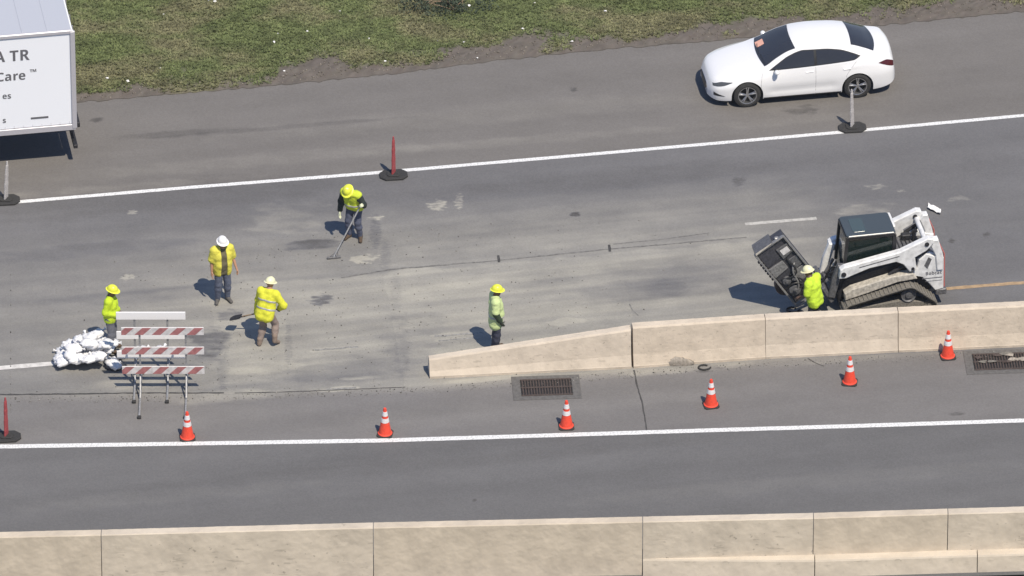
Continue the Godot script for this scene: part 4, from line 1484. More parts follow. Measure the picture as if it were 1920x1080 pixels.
		part("filler_cap", cap, M.ink, sp)
		for st in [[0.84, 0.02, -0.98], [0.76, 0.012, -1.06]]:
			var sg := Geo.new()
			sg.box(Vector3((st[2] - 1.46) * 0.5, st[0], s * 0.622), Vector3(absf(-1.46 - st[2]), st[1], 0.006), 0.0)
			part("printed_stripe", sg, M.ink, sp)
		if s < 0: lettering("lettering", "Bobcat", 0.085, M.ink, sp, Vector3(-1.45, 0.90, -0.623), PI)
		# fender slot behind the arm
		var cyl := Geo.new()
		cyl.tube([Vector3(-1.15, 1.62, s * 0.58), Vector3(-0.2, 1.02, s * 0.56)], 0.045, 10)
		part("lift_cylinder", cyl, M.dark_steel, o)
		var tc := Geo.new()
		tc.tube([Vector3(0.95, 1.05, s * 0.3), Vector3(1.12, 0.72, s * 0.3)], 0.04, 10)
		tc.tube([Vector3(1.12, 0.72, s * 0.3), Vector3(1.22, 0.5, s * 0.3)], 0.022, 10)
		part("tilt_cylinder", tc, M.grey_steel, o)
	# engine cover, rear door and its red trim
	var ec := Geo.new()
	ec.prism([Vector2(-0.4, 1.28), Vector2(-0.4, 1.42), Vector2(-1.2, 1.38), Vector2(-1.44, 1.30), Vector2(-1.44, 1.1)], -0.43, 0.43, 0.02)
	part("engine_cover", ec, M.grey_steel, o)
	for k in 7:
		var sl := Geo.new()
		sl.box(Vector3(-0.55 - k * 0.1, 1.412 - k * 0.003, 0), Vector3(0.035, 0.02, 0.6), 0.005)
		part("cooling_slat", sl, M.dark_steel, o)
	var rd := Geo.new()
	rd.prism([Vector2(-1.42, 0.5), Vector2(-1.42, 1.36), Vector2(-1.50, 1.3), Vector2(-1.54, 0.9), Vector2(-1.52, 0.5)], -0.43, 0.43, 0.02)
	part("rear_door", rd, M.loader_white, o)
	for s in [-1.0, 1.0]:
		var tl := Geo.new()
		tl.prism([Vector2(-1.535, 0.55), Vector2(-1.52, 1.45), Vector2(-1.40, 1.72), Vector2(-1.375, 1.72), Vector2(-1.495, 1.45), Vector2(-1.505, 0.55)], s * 0.50, s * 0.60, 0.005)
		part("red_reflector_strip", tl, M.red_trim, o)
	var rb := Geo.new()
	rb.box(Vector3(-1.45, 0.42, 0), Vector3(0.26, 0.16, 1.22), 0.02)
	part("rear_bumper", rb, M.grey_steel, o)
	var cr := Geo.new()
	cr.tube([Vector3(-1.08, 1.78, -0.55), Vector3(-1.08, 1.78, 0.55)], 0.06, 10)
	part("arm_cross_tube", cr, M.loader_white, o)
	var ex := Geo.new()
	ex.tube([Vector3(-0.95, 1.38, 0.2), Vector3(-0.95, 1.62, 0.2), Vector3(-1.02, 1.68, 0.2)], 0.045, 10)
	ex.tube([Vector3(-0.85, 1.45, 0.34), Vector3(-1.05, 1.62, 0.36), Vector3(-1.15, 1.72, 0.48)], 0.03, 8)
	ex.box(Vector3(-0.78, 1.48, 0.3), Vector3(0.22, 0.14, 0.16), 0.02)
	part("exhaust", ex, M.dark_steel, o)
	# cab
	var cab := Geo.new()
	for s in [-1.0, 1.0]:
		cab.bar(Vector3(0.86, 0.98, s * 0.42), Vector3(0.78, 2.02, s * 0.42), 0.06, 0.07)
		cab.bar(Vector3(-0.34, 1.25, s * 0.42), Vector3(-0.34, 2.02, s * 0.42), 0.06, 0.09)
		cab.bar(Vector3(0.80, 2.03, s * 0.42), Vector3(-0.36, 2.03, s * 0.42), 0.07, 0.06)
		cab.prism([Vector2(0.86, 0.92), Vector2(0.86, 1.18), Vector2(-0.36, 1.35), Vector2(-0.36, 1.1)], s * 0.385, s * 0.425, 0.005)
	cab.bar(Vector3(0.79, 2.03, -0.42), Vector3(0.79, 2.03, 0.42), 0.06, 0.06)
	cab.bar(Vector3(-0.34, 2.03, -0.42), Vector3(-0.34, 2.03, 0.42), 0.06, 0.06)
	var cb := part("cab", cab, M.trim, o)
	var rp := Geo.new()
	rp.prism(rounded(0.585, 0.455, 0.05), 2.062, 2.10, 0.014, Transform3D(Basis(Vector3.RIGHT, Vector3.FORWARD, Vector3.UP), Vector3(0.215, 0, 0)))
	part("cab_roof", rp, M.roof_panel, cb)
	var hatch := Geo.new()
	hatch.prism(rounded(0.16, 0.30, 0.04), 2.1005, 2.108, 0.003, Transform3D(Basis(Vector3.RIGHT, Vector3.FORWARD, Vector3.UP), Vector3(0.46, 0, 0)))
	part("roof_hatch", hatch, mat(lin(0.06, 0.085, 0.09), 0.15), cb)
	var lip := Geo.new()
	lip.bar(Vector3(0.78, 2.075, -0.462), Vector3(-0.34, 2.075, -0.462), 0.012, 0.025)
	part("roof_gutter", lip, M.grey_steel, cb)
	var rear_lip := Geo.new()
	rear_lip.box(Vector3(-0.385, 2.05, 0.15), Vector3(0.08, 0.06, 0.62), 0.015)
	part("rear_lip", rear_lip, M.loader_white, cb)
	var gm := mat(Color(0.10, 0.16, 0.15, 0.55), 0.03)
	gm.transparency = BaseMaterial3D.TRANSPARENCY_ALPHA
	for s in [-1.0, 1.0]:
		var gl := Geo.new()
		gl.prism([Vector2(0.82, 1.19), Vector2(0.75, 2.0), Vector2(-0.29, 2.0), Vector2(-0.29, 1.345)], s * 0.412, s * 0.418, 0.0)
		part("side_window", gl, gm, cb)
	var fgl := Geo.new()
	fgl.quad(Vector3(0.86, 0.98, -0.39), Vector3(0.86, 0.98, 0.39), Vector3(0.785, 2.0, 0.39), Vector3(0.785, 2.0, -0.39), Vector3.RIGHT)
	part("front_window", fgl, gm, cb)
	var rgl := Geo.new()
	rgl.quad(Vector3(-0.345, 1.3, -0.39), Vector3(-0.345, 1.3, 0.39), Vector3(-0.345, 2.0, 0.39), Vector3(-0.345, 2.0, -0.39), Vector3.LEFT)
	part("rear_window", rgl, gm, cb)
	var seat := Geo.new()
	seat.box(Vector3(0.02, 1.22, 0), Vector3(0.46, 0.12, 0.46), 0.04)
	seat.box(Vector3(-0.18, 1.52, 0), Vector3(0.11, 0.56, 0.44), 0.04, Basis(Vector3.BACK, 0.12))
	seat.box(Vector3(0.0, 1.05, 0), Vector3(0.9, 0.24, 0.7), 0.02)
	part("seat", seat, M.trim, cb)
	for s in [-0.28, 0.28]:
		var jy := Geo.new()
		jy.tube([Vector3(0.4, 1.15, s), Vector3(0.42, 1.38, s)], [0.03, 0.02], 8)
		jy.ball(Vector3(0.43, 1.42, s), Vector3(0.035, 0.05, 0.03), 8)
		part("control_lever", jy, M.grey_steel, cb)
	# coupler plate and hoses at the front
	var cp := Geo.new()
	cp.box(Vector3(1.24, 0.58, 0), Vector3(0.10, 0.48, 1.02), 0.02, Basis(Vector3.BACK, -0.5))
	cp.tube([Vector3(1.15, 0.62, -0.5), Vector3(1.15, 0.62, 0.5)], 0.05, 10)
	part("coupler_plate", cp, M.grey_steel, o)
	var hz := [[Vector3(0.98, 1.28, -0.48), Vector3(1.12, 1.3, -0.42), Vector3(1.22, 1.1, -0.35), Vector3(1.3, 0.85, -0.2), Vector3(1.5, 0.95, -0.1), Vector3(1.75, 1.15, -0.1)], [Vector3(0.98, 1.22, -0.46), Vector3(1.2, 1.1, -0.4), Vector3(1.32, 0.8, -0.22), Vector3(1.55, 0.8, -0.12), Vector3(1.8, 1.0, -0.1)], [Vector3(0.9, 0.95, -0.2), Vector3(1.1, 0.9, -0.25), Vector3(1.25, 0.95, -0.3), Vector3(1.42, 0.75, -0.3), Vector3(1.6, 0.7, -0.2)]]
	for h in hz:
		var c3 := Curve3D.new()
		for k in h.size():
			var t: Vector3 = (h[mini(k + 1, h.size() - 1)] - h[maxi(k - 1, 0)]) * 0.2
			c3.add_point(h[k], -t, t)
		var hs := Geo.new()
		hs.tube(Array(c3.tessellate(3)), 0.02, 7)
		part("hydraulic_hose", hs, M.trim, o)
	# ------------------------------------------------ the milling attachment held up in front, pitched back
	var p := thing("milling_attachment", "dark grey milling attachment tilted up in front of the track loader", "attachment", at + Basis(Vector3.UP, turn) * Vector3(1.55, 0, 0.12), turn)
	# side outline about the loader's x: bottom corner, front, top, back
	var B := Vector2(0.36, 0.17)
	var A := Vector2(1.38, 1.70)
	var C := Vector2(0.66, 2.10)
	var E := Vector2(-0.30, 0.80)
	var zn := -0.36
	var zf := 0.02
	var U := (A - B).normalized()
	var V := Vector2(-U.y, U.x)
	var len := (A - B).length()
	var wid := 0.80
	var sh := Geo.new()
	sh.prism([off2(B, U, V, 0.05, 0.02), off2(B, U, V, len, 0.02), off2(B, U, V, len, wid), off2(B, U, V, 0.55, wid), off2(B, U, V, 0.05, wid * 0.75)], zn + 0.07, zf, 0.03)
	part("housing", sh, M.slate, p)
	# near side: raised rim and plates, sunk machinery
	var rim := Geo.new()
	for e in [[off2(B, U, V, 0.0, 0.0), off2(B, U, V, len, 0.0)], [off2(B, U, V, len, 0.0), off2(B, U, V, len, wid)], [off2(B, U, V, len, wid), off2(B, U, V, 0.55, wid)], [off2(B, U, V, 0.0, 0.0), off2(B, U, V, 0.05, wid * 0.75)], [off2(B, U, V, 0.05, wid * 0.75), off2(B, U, V, 0.55, wid)]]:
		rim.bar(Vector3(e[0].x, e[0].y, zn + 0.035), Vector3(e[1].x, e[1].y, zn + 0.035), 0.09, 0.04, 0.008)
	part("side_rim", rim, M.pale_steel, p)
	var plates := [[1.32, 1.80, 0.04, 0.42, "slate", 0.03], [1.30, 1.62, 0.46, 0.76, "grey_steel", 0.05], [0.98, 1.28, 0.03, 0.42, "pale_steel", 0.05], [0.86, 1.2, 0.50, 0.76, "grey_steel", 0.03], [0.5, 0.86, 0.44, 0.74, "pale_steel", 0.02]]
	for q in plates:
		var pg := Geo.new()
		pg.prism([off2(B, U, V, q[0], q[2]), off2(B, U, V, q[1], q[2]), off2(B, U, V, q[1], q[3]), off2(B, U, V, q[0] + 0.05, q[3])], zn + 0.069, zn + 0.069 - q[5], 0.008)
		part("side_plate", pg, M[q[4]], p)
	var stick := Geo.new()
	stick.prism([off2(B, U, V, 1.40, 0.52), off2(B, U, V, 1.56, 0.52), off2(B, U, V, 1.56, 0.72), off2(B, U, V, 1.40, 0.72)], zn + 0.018, zn + 0.012, 0.0)
	part("white_sticker", stick, M.sheet_white, p)
	# drum motor, discs and hoses
	for d in [[0.42, 0.22, 0.15, 0.12], [0.74, 0.2, 0.11, 0.10], [0.22, 0.40, 0.09, 0.1], [0.70, 0.38, 0.07, 0.13]]:
		var c: Vector2 = off2(B, U, V, d[0], d[1])
		var dm := Geo.new()
		dm.lathe([Vector2(0, -d[3]), Vector2(d[2] * 0.35, -d[3]), Vector2(d[2] * 0.4, -d[3] * 0.7), Vector2(d[2] * 0.85, -d[3] * 0.65), Vector2(d[2], -d[3] * 0.4), Vector2(d[2], 0.04)], 20, Transform3D(Basis(Vector3.RIGHT, Vector3.BACK, Vector3.DOWN), Vector3(c.x, c.y, zn + 0.07)))
		part("drum_motor", dm, M.grey_steel, p)
	for h in [[[0.15, 0.12], [0.35, 0.45], [0.6, 0.50], [0.85, 0.34]], [[0.55, 0.08], [0.62, 0.30], [0.42, 0.48], [0.2, 0.56]], [[0.85, 0.12], [0.8, 0.42], [0.95, 0.55], [1.25, 0.52]], [[0.3, 0.1], [0.5, 0.36], [0.9, 0.46], [1.05, 0.62]]]:
		var c3 := Curve3D.new()
		for k in h.size():
			var a: Vector2 = off2(B, U, V, h[k][0], h[k][1])
			var t0: Vector2 = off2(B, U, V, h[mini(k + 1, 3)][0], h[mini(k + 1, 3)][1]) - off2(B, U, V, h[maxi(k - 1, 0)][0], h[maxi(k - 1, 0)][1])
			var zz := zn - 0.03 if k in [1, 2] else zn + 0.05
			c3.add_point(Vector3(a.x, a.y, zz), -Vector3(t0.x, t0.y, 0) * 0.25, Vector3(t0.x, t0.y, 0) * 0.25)
		var hs := Geo.new()
		hs.tube(Array(c3.tessellate(3)), 0.022, 7)
		part("hose", hs, [M.pale_steel, M.trim][int(h[0][0] * 100) % 2], p)
	# upper lip, hook and cutting teeth along the front edge
	var lp := Geo.new()
	lp.prism([off2(B, U, V, len - 0.03, 0.0), off2(B, U, V, len + 0.05, 0.03), off2(B, U, V, len + 0.05, 0.5), off2(B, U, V, len - 0.03, 0.5)], zn - 0.02, zf + 0.02, 0.012)
	part("front_lip", lp, M.grey_steel, p)
	var le := Geo.new()
	le.prism([off2(B, U, V, len + 0.0, 0.02), off2(B, U, V, len + 0.052, 0.035), off2(B, U, V, len + 0.052, 0.48), off2(B, U, V, len + 0.03, 0.48)], zn - 0.03, zn - 0.021, 0.0)
	part("worn_edge", le, M.loader_dusty, p)
	var hk := Geo.new()
	var hc: Vector2 = off2(B, U, V, len - 0.02, 0.62)
	hk.box(Vector3(hc.x, hc.y, zn + 0.1), Vector3(0.12, 0.12, 0.1), 0.02)
	part("lifting_eye", hk, M.pale_steel, p)
	for k in 7:
		var tt := Geo.new()
		var c: Vector2 = off2(B, U, V, 0.95 + k * 0.1, -0.03)
		tt.box(Vector3(c.x, c.y, zn + 0.12), Vector3(0.05, 0.09, 0.08), 0.012, Basis(Vector3.BACK, atan2(U.y, U.x)))
		part("cutting_tooth", tt, M.iron, p)
	for k in 1:
		var dr := Geo.new()
		var c: Vector2 = off2(B, U, V, 0.6, 0.1)
		dr.lathe([Vector2(0, 0), Vector2(0.26, 0), Vector2(0.26, 0.16), Vector2(0, 0.16)], 18, Transform3D(Basis(Vector3.RIGHT, Vector3.BACK, Vector3.DOWN), Vector3(c.x, c.y, zn + 0.1 + k * 0.05)))
		part("milling_drum", dr, M.iron, p)
	var bk := Geo.new()
	bk.bar(Vector3(E.x - 0.02, 0.58, 0.0), Vector3(off2(B, U, V, 0.3, wid * 0.7).x, off2(B, U, V, 0.3, wid * 0.7).y, 0.0), 0.8, 0.1, 0.02)
	part("mounting_bracket", bk, M.grey_steel, p)

# ---------------------------------------------------------------- people: bones with radii, joined smoothly and meshed as surface nets
func skin_mesh(ge: Geo, bones: Array, cell: float, k: float, col: Color, grow := 0.0, wrinkle := 0.0, cut := {}) -> void:
	var lo := Vector3.ONE * 1e9
	var hi := -lo
	for b in bones:
		var r: float = maxf(b[2], b[3]) + grow + k * 0.5 + cell * 3.0
		for q in [b[0], b[1]]:
			lo = lo.min(q - Vector3.ONE * r)
			hi = hi.max(q + Vector3.ONE * r)
	var nx := int((hi.x - lo.x) / cell) + 2
	var ny := int((hi.y - lo.y) / cell) + 2
	var nz := int((hi.z - lo.z) / cell) + 2
	var f := PackedFloat32Array()
	f.resize(nx * ny * nz)
	f.fill(9.0)
	for b in bones:
		var a: Vector3 = b[0]
		var ab: Vector3 = b[1] - a
		var l2 := maxf(ab.length_squared(), 1e-9)
		var ra: float = b[2] + grow
		var dr: float = b[3] - b[2]
		var r: float = maxf(b[2], b[3]) + grow + k * 0.6 + cell * 2.0
		var p0: Vector3 = (a.min(b[1]) - Vector3.ONE * r - lo) / cell
		var p1: Vector3 = (a.max(b[1]) + Vector3.ONE * r - lo) / cell
		for iz in range(maxi(0, int(p0.z)), mini(nz, int(p1.z) + 2)):
			for iy in range(maxi(0, int(p0.y)), mini(ny, int(p1.y) + 2)):
				var base := (iz * ny + iy) * nx
				for i in range(maxi(0, int(p0.x)), mini(nx, int(p1.x) + 2)):
					var p := lo + Vector3(i, iy, iz) * cell - a
					var t := clampf(p.dot(ab) / l2, 0.0, 1.0)
					var d := (p - ab * t).length() - ra - dr * t
					var o := f[base + i]
					var h := maxf(k - absf(o - d), 0.0)
					f[base + i] = minf(o, d) - h * h * 0.25 / k
	if wrinkle > 0.0 or not cut.is_empty():
		var fn := FastNoiseLite.new()
		fn.seed = 2
		fn.frequency = 5.5
		fn.fractal_octaves = 2
		for iz in nz:
			for iy in ny:
				var base := (iz * ny + iy) * nx
				for i in nx:
					var d := f[base + i]
					if absf(d) > 0.07: continue
					var p := lo + Vector3(i, iy, iz) * cell
					if wrinkle > 0.0: d += fn.get_noise_3d(p.x * 1.0, p.y * 1.5, p.z) * wrinkle
					if not cut.is_empty(): 
						var q: Vector3 = p - cut.c
						if cut.has("slab"): d = maxf(d, absf(q.dot(cut.slab)) - 0.026)
						else: d = maxf(d, minf(cut.gap - 0.024 * q.y - absf(q.dot(cut.lat)), q.dot(cut.fwd) + 0.06))
					f[base + i] = d
	var id := PackedInt32Array()
	id.resize(nx * ny * nz)
	id.fill(-1)
	var base_v := ge.v.size()
	var nn := PackedVector3Array()
	var far := cell * 2.2
	var sx := 1
	var sy := nx
	var sz := nx * ny
	var offs := PackedInt32Array([0, sx, sy, sx + sy, sz, sx + sz, sy + sz, sx + sy + sz])
	for iz in nz - 1:
		for iy in ny - 1:
			var base := (iz * ny + iy) * nx
			for i in nx - 1:
				var o := base + i
				if absf(f[o]) > far: continue
				var m := 0
				for q in 8:
					if f[o + offs[q]] < 0.0: m |= 1 << q
				if m == 0 or m == 255: continue
				var acc := Vector3.ZERO
				var cnt := 0
				for e in [[0, 1], [2, 3], [4, 5], [6, 7], [0, 2], [1, 3], [4, 6], [5, 7], [0, 4], [1, 5], [2, 6], [3, 7]]:
					var e0: int = e[0]
					var e1: int = e[1]
					if ((m >> e0) & 1) == ((m >> e1) & 1): continue
					var v0 := f[o + offs[e0]]
					var v1 := f[o + offs[e1]]
					var t := v0 / (v0 - v1)
					var a := Vector3(e0 & 1, (e0 >> 1) & 1, e0 >> 2)
					acc += a.lerp(Vector3(e1 & 1, (e1 >> 1) & 1, e1 >> 2), t)
					cnt += 1
				id[o] = nn.size()
				nn.append(Vector3.ZERO)
				ge.v.append(lo + (Vector3(i, iy, iz) + acc / cnt) * cell)
				ge.c.append(col)
				ge.uv.append(Vector2.ZERO)
	for iz in range(1, nz - 1):
		for iy in range(1, ny - 1):
			var base := (iz * ny + iy) * nx
			for i in range(1, nx - 1):
				var o := base + i
				if absf(f[o]) > far: continue
				var s0 := f[o] < 0.0
				for ax in 3:
					var st: int = [sx, sy, sz][ax]
					if (f[o + st] < 0.0) == s0: continue
					var u: int = [sy, sz, sx][ax]
					var w: int = [sz, sx, sy][ax]
					var q := [id[o - u - w], id[o - w], id[o], id[o - u]]
					if q[0] < 0 or q[1] < 0 or q[2] < 0 or q[3] < 0: continue
					var pa := ge.v[base_v + q[0]]
					var pb := ge.v[base_v + q[1]]
					var pc := ge.v[base_v + q[2]]
					var pd := ge.v[base_v + q[3]]
					var nrm := (pc - pa).cross(pd - pb)
					if not s0: nrm = -nrm
					for z in q: nn[z] += nrm
					if s0: ge.ix.append_array(PackedInt32Array([base_v + q[0], base_v + q[2], base_v + q[1], base_v + q[0], base_v + q[3], base_v + q[2]]))
					else: ge.ix.append_array(PackedInt32Array([base_v + q[0], base_v + q[1], base_v + q[2], base_v + q[0], base_v + q[2], base_v + q[3]]))
	for v in nn: ge.n.append(v.normalized())

var HEAD: Geo
var HANDS := {}
func make_templates() -> void:
	# head: x forward, origin at its middle, eyes at y = 0
	HEAD = Geo.new()
	var bones := [[Vector3(-0.025, 0.035, 0.012), Vector3(0.02, 0.04, 0.012), 0.080, 0.074], [Vector3(-0.025, 0.035, -0.012), Vector3(0.02, 0.04, -0.012), 0.080, 0.074],
		[Vector3(0.02, -0.03, 0.018), Vector3(0.04, -0.075, 0.012), 0.062, 0.042], [Vector3(0.02, -0.03, -0.018), Vector3(0.04, -0.075, -0.012), 0.062, 0.042],
		[Vector3(0.06, -0.093, -0.006), Vector3(0.06, -0.093, 0.006), 0.024, 0.024], [Vector3(0.086, 0.008, 0), Vector3(0.108, -0.03, 0), 0.010, 0.014], [Vector3(0.072, 0.022, -0.03), Vector3(0.072, 0.022, 0.03), 0.016, 0.016],
		[Vector3(0.082, -0.056, -0.014), Vector3(0.082, -0.056, 0.014), 0.010, 0.010], [Vector3(-0.012, 0.012, 0.082), Vector3(-0.008, -0.025, 0.078), 0.014, 0.009], [Vector3(-0.012, 0.012, -0.082), Vector3(-0.008, -0.025, -0.078), 0.014, 0.009]]
	skin_mesh(HEAD, bones, 0.005, 0.02, Color(0.42, 0.23, 0.15))
	for k in HEAD.v.size():
		var p := HEAD.v[k]
		if p.x > 0.06 and absf(p.y + 0.057) < 0.007 and absf(p.z) < 0.022: HEAD.c[k] = Color(0.33, 0.12, 0.09)
		elif p.x > 0.03 and p.y < -0.062: HEAD.c[k] = Color(0.30, 0.17, 0.11)
		elif p.x > 0.07 and absf(p.y - 0.026) < 0.006 and absf(p.z) > 0.012: HEAD.c[k] = Color(0.10, 0.06, 0.04)
	for s in [-1.0, 1.0]:
		HEAD.col = Color(0.6, 0.57, 0.53)
		HEAD.ball(Vector3(0.078, 0.0, s * 0.031), Vector3(0.012, 0.009, 0.013), 8)
		HEAD.col = Color(0.04, 0.025, 0.02)
		HEAD.ball(Vector3(0.086, 0.0, s * 0.031), Vector3(0.005, 0.006, 0.006), 8)
	# hands: wrist at the origin, fingers along x, palm down, thumb towards z
	for kind in ["relaxed", "grip"]:
		var curl: float = 0.32 if kind == "relaxed" else 1.05
		var bn := [[Vector3(-0.03, 0, 0), Vector3(0.02, 0, 0), 0.026, 0.026], [Vector3(0.02, 0, -0.022), Vector3(0.085, 0, -0.030), 0.020, 0.015], [Vector3(0.02, 0, 0.012), Vector3(0.09, 0.002, 0.028), 0.021, 0.015], [Vector3(0.02, 0, 0), Vector3(0.092, 0.004, 0.0), 0.02, 0.016]]
		var fl := [[0.030, 0.044, 0.026, 0.021], [0.010, 0.049, 0.030, 0.023], [-0.011, 0.045, 0.028, 0.022], [-0.031, 0.036, 0.021, 0.019]]
		for fi in 4:
			var p := Vector3(0.088 - absf(fi - 1.2) * 0.004, 0.002, fl[fi][0])
			var a := curl * (0.5 if kind == "relaxed" else 0.75) + fi * 0.05
			for j in 3:
				var dir := Vector3(cos(a), -sin(a), fl[fi][0] * (0.8 if kind == "relaxed" else 0.0)).normalized()
				var q: Vector3 = p + dir * fl[fi][j + 1]
				bn.append([p, q, 0.0100 - j * 0.0008, 0.0092 - j * 0.0010])
				p = q
				a += curl * (0.8 if kind == "relaxed" else 1.1)
		var th := [Vector3(0.02, -0.006, 0.026), Vector3(0.052, -0.018, 0.050), Vector3(0.085, -0.028, 0.058)] if kind == "relaxed" else [Vector3(0.02, -0.01, 0.026), Vector3(0.052, -0.038, 0.042), Vector3(0.082, -0.056, 0.032)]
		bn.append([th[0], th[1], 0.014, 0.011])
		bn.append([th[1], th[2], 0.011, 0.0085])
		var ge := Geo.new()
		skin_mesh(ge, bn, 0.004, 0.008, Color(0.42, 0.23, 0.15))
		HANDS[kind] = ge

func aim(x: Vector3, down: Vector3) -> Basis:   # hand frame: fingers along x, palm towards down
	x = x.normalized()
	var y := (-down + x * down.dot(x)).normalized()
	return Basis(x, y, x.cross(y))

# J: joints that differ from plain standing; w: what the person wears and holds
func person(label: String, at: Vector3, face: Vector2, J: Dictionary, w: Dictionary) -> Node3D:
	var o := thing("person", label, "person", at, atan2(-face.y, face.x), "road workers")
	var j := {"hip": Vector3(0, 0.93, 0), "kneeR": Vector3(0.03, 0.50, 0.11), "kneeL": Vector3(0.03, 0.50, -0.11), "ankR": Vector3(-0.02, 0.095, 0.12), "ankL": Vector3(-0.02, 0.095, -0.12), "toeR": Vector3(0.17, 0.045, 0.15), "toeL": Vector3(0.17, 0.045, -0.15), "chest": Vector3(0.01, 1.27, 0), "neck": Vector3(0, 1.47, 0), "head": Vector3(0.035, 1.625, 0),
		"shR": Vector3(-0.01, 1.41, 0.185), "shL": Vector3(-0.01, 1.41, -0.185), "elR": Vector3(-0.03, 1.14, 0.25), "elL": Vector3(-0.03, 1.14, -0.25), "wrR": Vector3(0.06, 0.90, 0.25), "wrL": Vector3(0.06, 0.90, -0.25)}
	for k in J: j[k] = J[k]
	var bulk: float = w.get("bulk", 1.0)
	var lat: Vector3 = (j.shR - j.shL).normalized()
	var spine: Vector3 = (j.chest - j.hip).normalized()
	var belly: Vector3 = j.hip.lerp(j.chest, 0.38) + spine.cross(lat) * -0.0
	var fwd := -spine.cross(lat).normalized() if (-spine.cross(lat)).x > 0 else spine.cross(lat).normalized()
	belly += fwd * 0.02 * bulk
	var hR: Vector3 = j.hip + Vector3(0, 0, 0.085)
	var hL: Vector3 = j.hip - Vector3(0, 0, 0.085)
	var torso := [[belly + lat * 0.06, j.chest + lat * 0.075, 0.118 * bulk, 0.115 * bulk], [belly - lat * 0.06, j.chest - lat * 0.075, 0.118 * bulk, 0.115 * bulk], [hR, belly + lat * 0.055, 0.105 * bulk, 0.118 * bulk], [hL, belly - lat * 0.055, 0.105 * bulk, 0.118 * bulk],
		[j.chest + lat * 0.075, j.shR - lat * 0.02, 0.112, 0.066], [j.chest - lat * 0.075, j.shL + lat * 0.02, 0.112, 0.066], [j.shR, j.neck, 0.062, 0.06], [j.shL, j.neck, 0.062, 0.06]]
	var arms := [[j.shR, j.elR, 0.058, 0.045], [j.elR, j.wrR, 0.044, 0.030], [j.shL, j.elL, 0.058, 0.045], [j.elL, j.wrL, 0.044, 0.030]]
	var legs := [[hR, j.kneeR, 0.094, 0.062], [j.kneeR, j.kneeR.lerp(j.ankR, 0.35), 0.058, 0.062], [j.kneeR.lerp(j.ankR, 0.35), j.ankR, 0.062, 0.042], [hL, j.kneeL, 0.094, 0.062], [j.kneeL, j.kneeL.lerp(j.ankL, 0.35), 0.058, 0.062], [j.kneeL.lerp(j.ankL, 0.35), j.ankL, 0.062, 0.042]]
	var feet := []
	for s in ["R", "L"]: feet.append_array([[j["ank" + s], j["ank" + s] - Vector3(0, 0.045, 0), 0.042, 0.04], [j["ank" + s] - Vector3(0.02, 0.05, 0), j["toe" + s], 0.04, 0.035]])
	var skin: Color = w.get("skin", Color(0.40, 0.22, 0.145))
	# body
	var body := Geo.new()
	skin_mesh(body, torso + arms + legs + feet + [[j.neck - spine * 0.04, j.head - Vector3(0.01, 0.05, 0), 0.06, 0.055]], 0.018, 0.045, skin)
	var hb: Basis = Basis(Vector3.UP, w.get("look", 0.0)) * Basis(Vector3.BACK, -w.get("nod", 0.1))
	var tint := Geo.new()
	tint.append(HEAD, Transform3D(hb, j.head))
	for k in tint.c.size(): tint.c[k] = tint.c[k] * (skin.r / 0.42)
	body.append(tint, Transform3D())
	for s in ["R", "L"]:
		var kind: String = w.get("hand" + s, "relaxed")
		var dirf: Vector3 = (j["wr" + s] - j["el" + s]).normalized()
		var palm: Vector3 = w.get("palm" + s, Vector3(0, 0, -1.0 if s == "R" else 1.0))
		var bs := aim(dirf, palm)
		if s == "R": bs = Basis(bs.x, bs.y, bs.z)
		# thumb forward or up: mirror when it would point backwards
		if bs.z.dot(w.get("thumb" + s, Vector3(1, 0.3, 0))) < 0: bs = Basis(bs.x, bs.y, -bs.z)
		body.append(HANDS[kind], Transform3D(bs, j["wr" + s] + dirf * 0.01), w.get("glove", skin))
	part("body", body, M.skin, o)
	# trousers
	var tr := Geo.new()
	skin_mesh(tr, legs + [[hR, hL, 0.108 * bulk, 0.108 * bulk], [hR, belly.lerp(j.hip, 0.4) + lat * 0.05, 0.108 * bulk, 0.115 * bulk], [hL, belly.lerp(j.hip, 0.4) - lat * 0.05, 0.108 * bulk, 0.115 * bulk]], 0.016, 0.04, w.trousers, 0.02, 0.011)
	part("trousers", tr, M.tinted, o)
	for s in [0, 1]:
		var bt := Geo.new()
		skin_mesh(bt, [feet[s * 2], feet[s * 2 + 1], [legs[s * 3 + 2][1] + Vector3(0, 0.08, 0), legs[s * 3 + 2][1], 0.05, 0.048]], 0.013, 0.03, w.get("boots", Color(0.10, 0.07, 0.045)), 0.008)
		for k in bt.v.size(): bt.v[k].y = maxf(bt.v[k].y, 0.002)
		part("boot", bt, M.tinted, o)
	# shirt or jacket, with sleeves down to where they end
	var sl: float = w.get("sleeve", 1.0)
	var sleeve := []
	for s in ["R", "L"]:
		var e: Vector3 = j["el" + s]
		if sl <= 0.5: sleeve.append([j["sh" + s], j["sh" + s].lerp(e, sl * 2.0), 0.062, 0.058])
		else: sleeve.append_array([[j["sh" + s], e, 0.060, 0.050], [e, e.lerp(j["wr" + s], sl * 2.0 - 1.0), 0.050, 0.040]])
	var hem: Vector3 = j.hip - spine * w.get("hem", 0.02)
	var coat := torso.slice(0, 6) + [[j.shR, j.neck - spine * 0.03, 0.055, 0.056], [j.shL, j.neck - spine * 0.03, 0.055, 0.056], [hem + lat * 0.075, belly + lat * 0.06, 0.115 * bulk, 0.12 * bulk], [hem - lat * 0.075, belly - lat * 0.06, 0.115 * bulk, 0.12 * bulk]]
	var sh := Geo.new()
	skin_mesh(sh, coat + sleeve, 0.016, 0.04, w.shirt, w.get("loose", 0.024), 0.012)
	part(w.get("coat", "shirt"), sh, M.tinted, o)
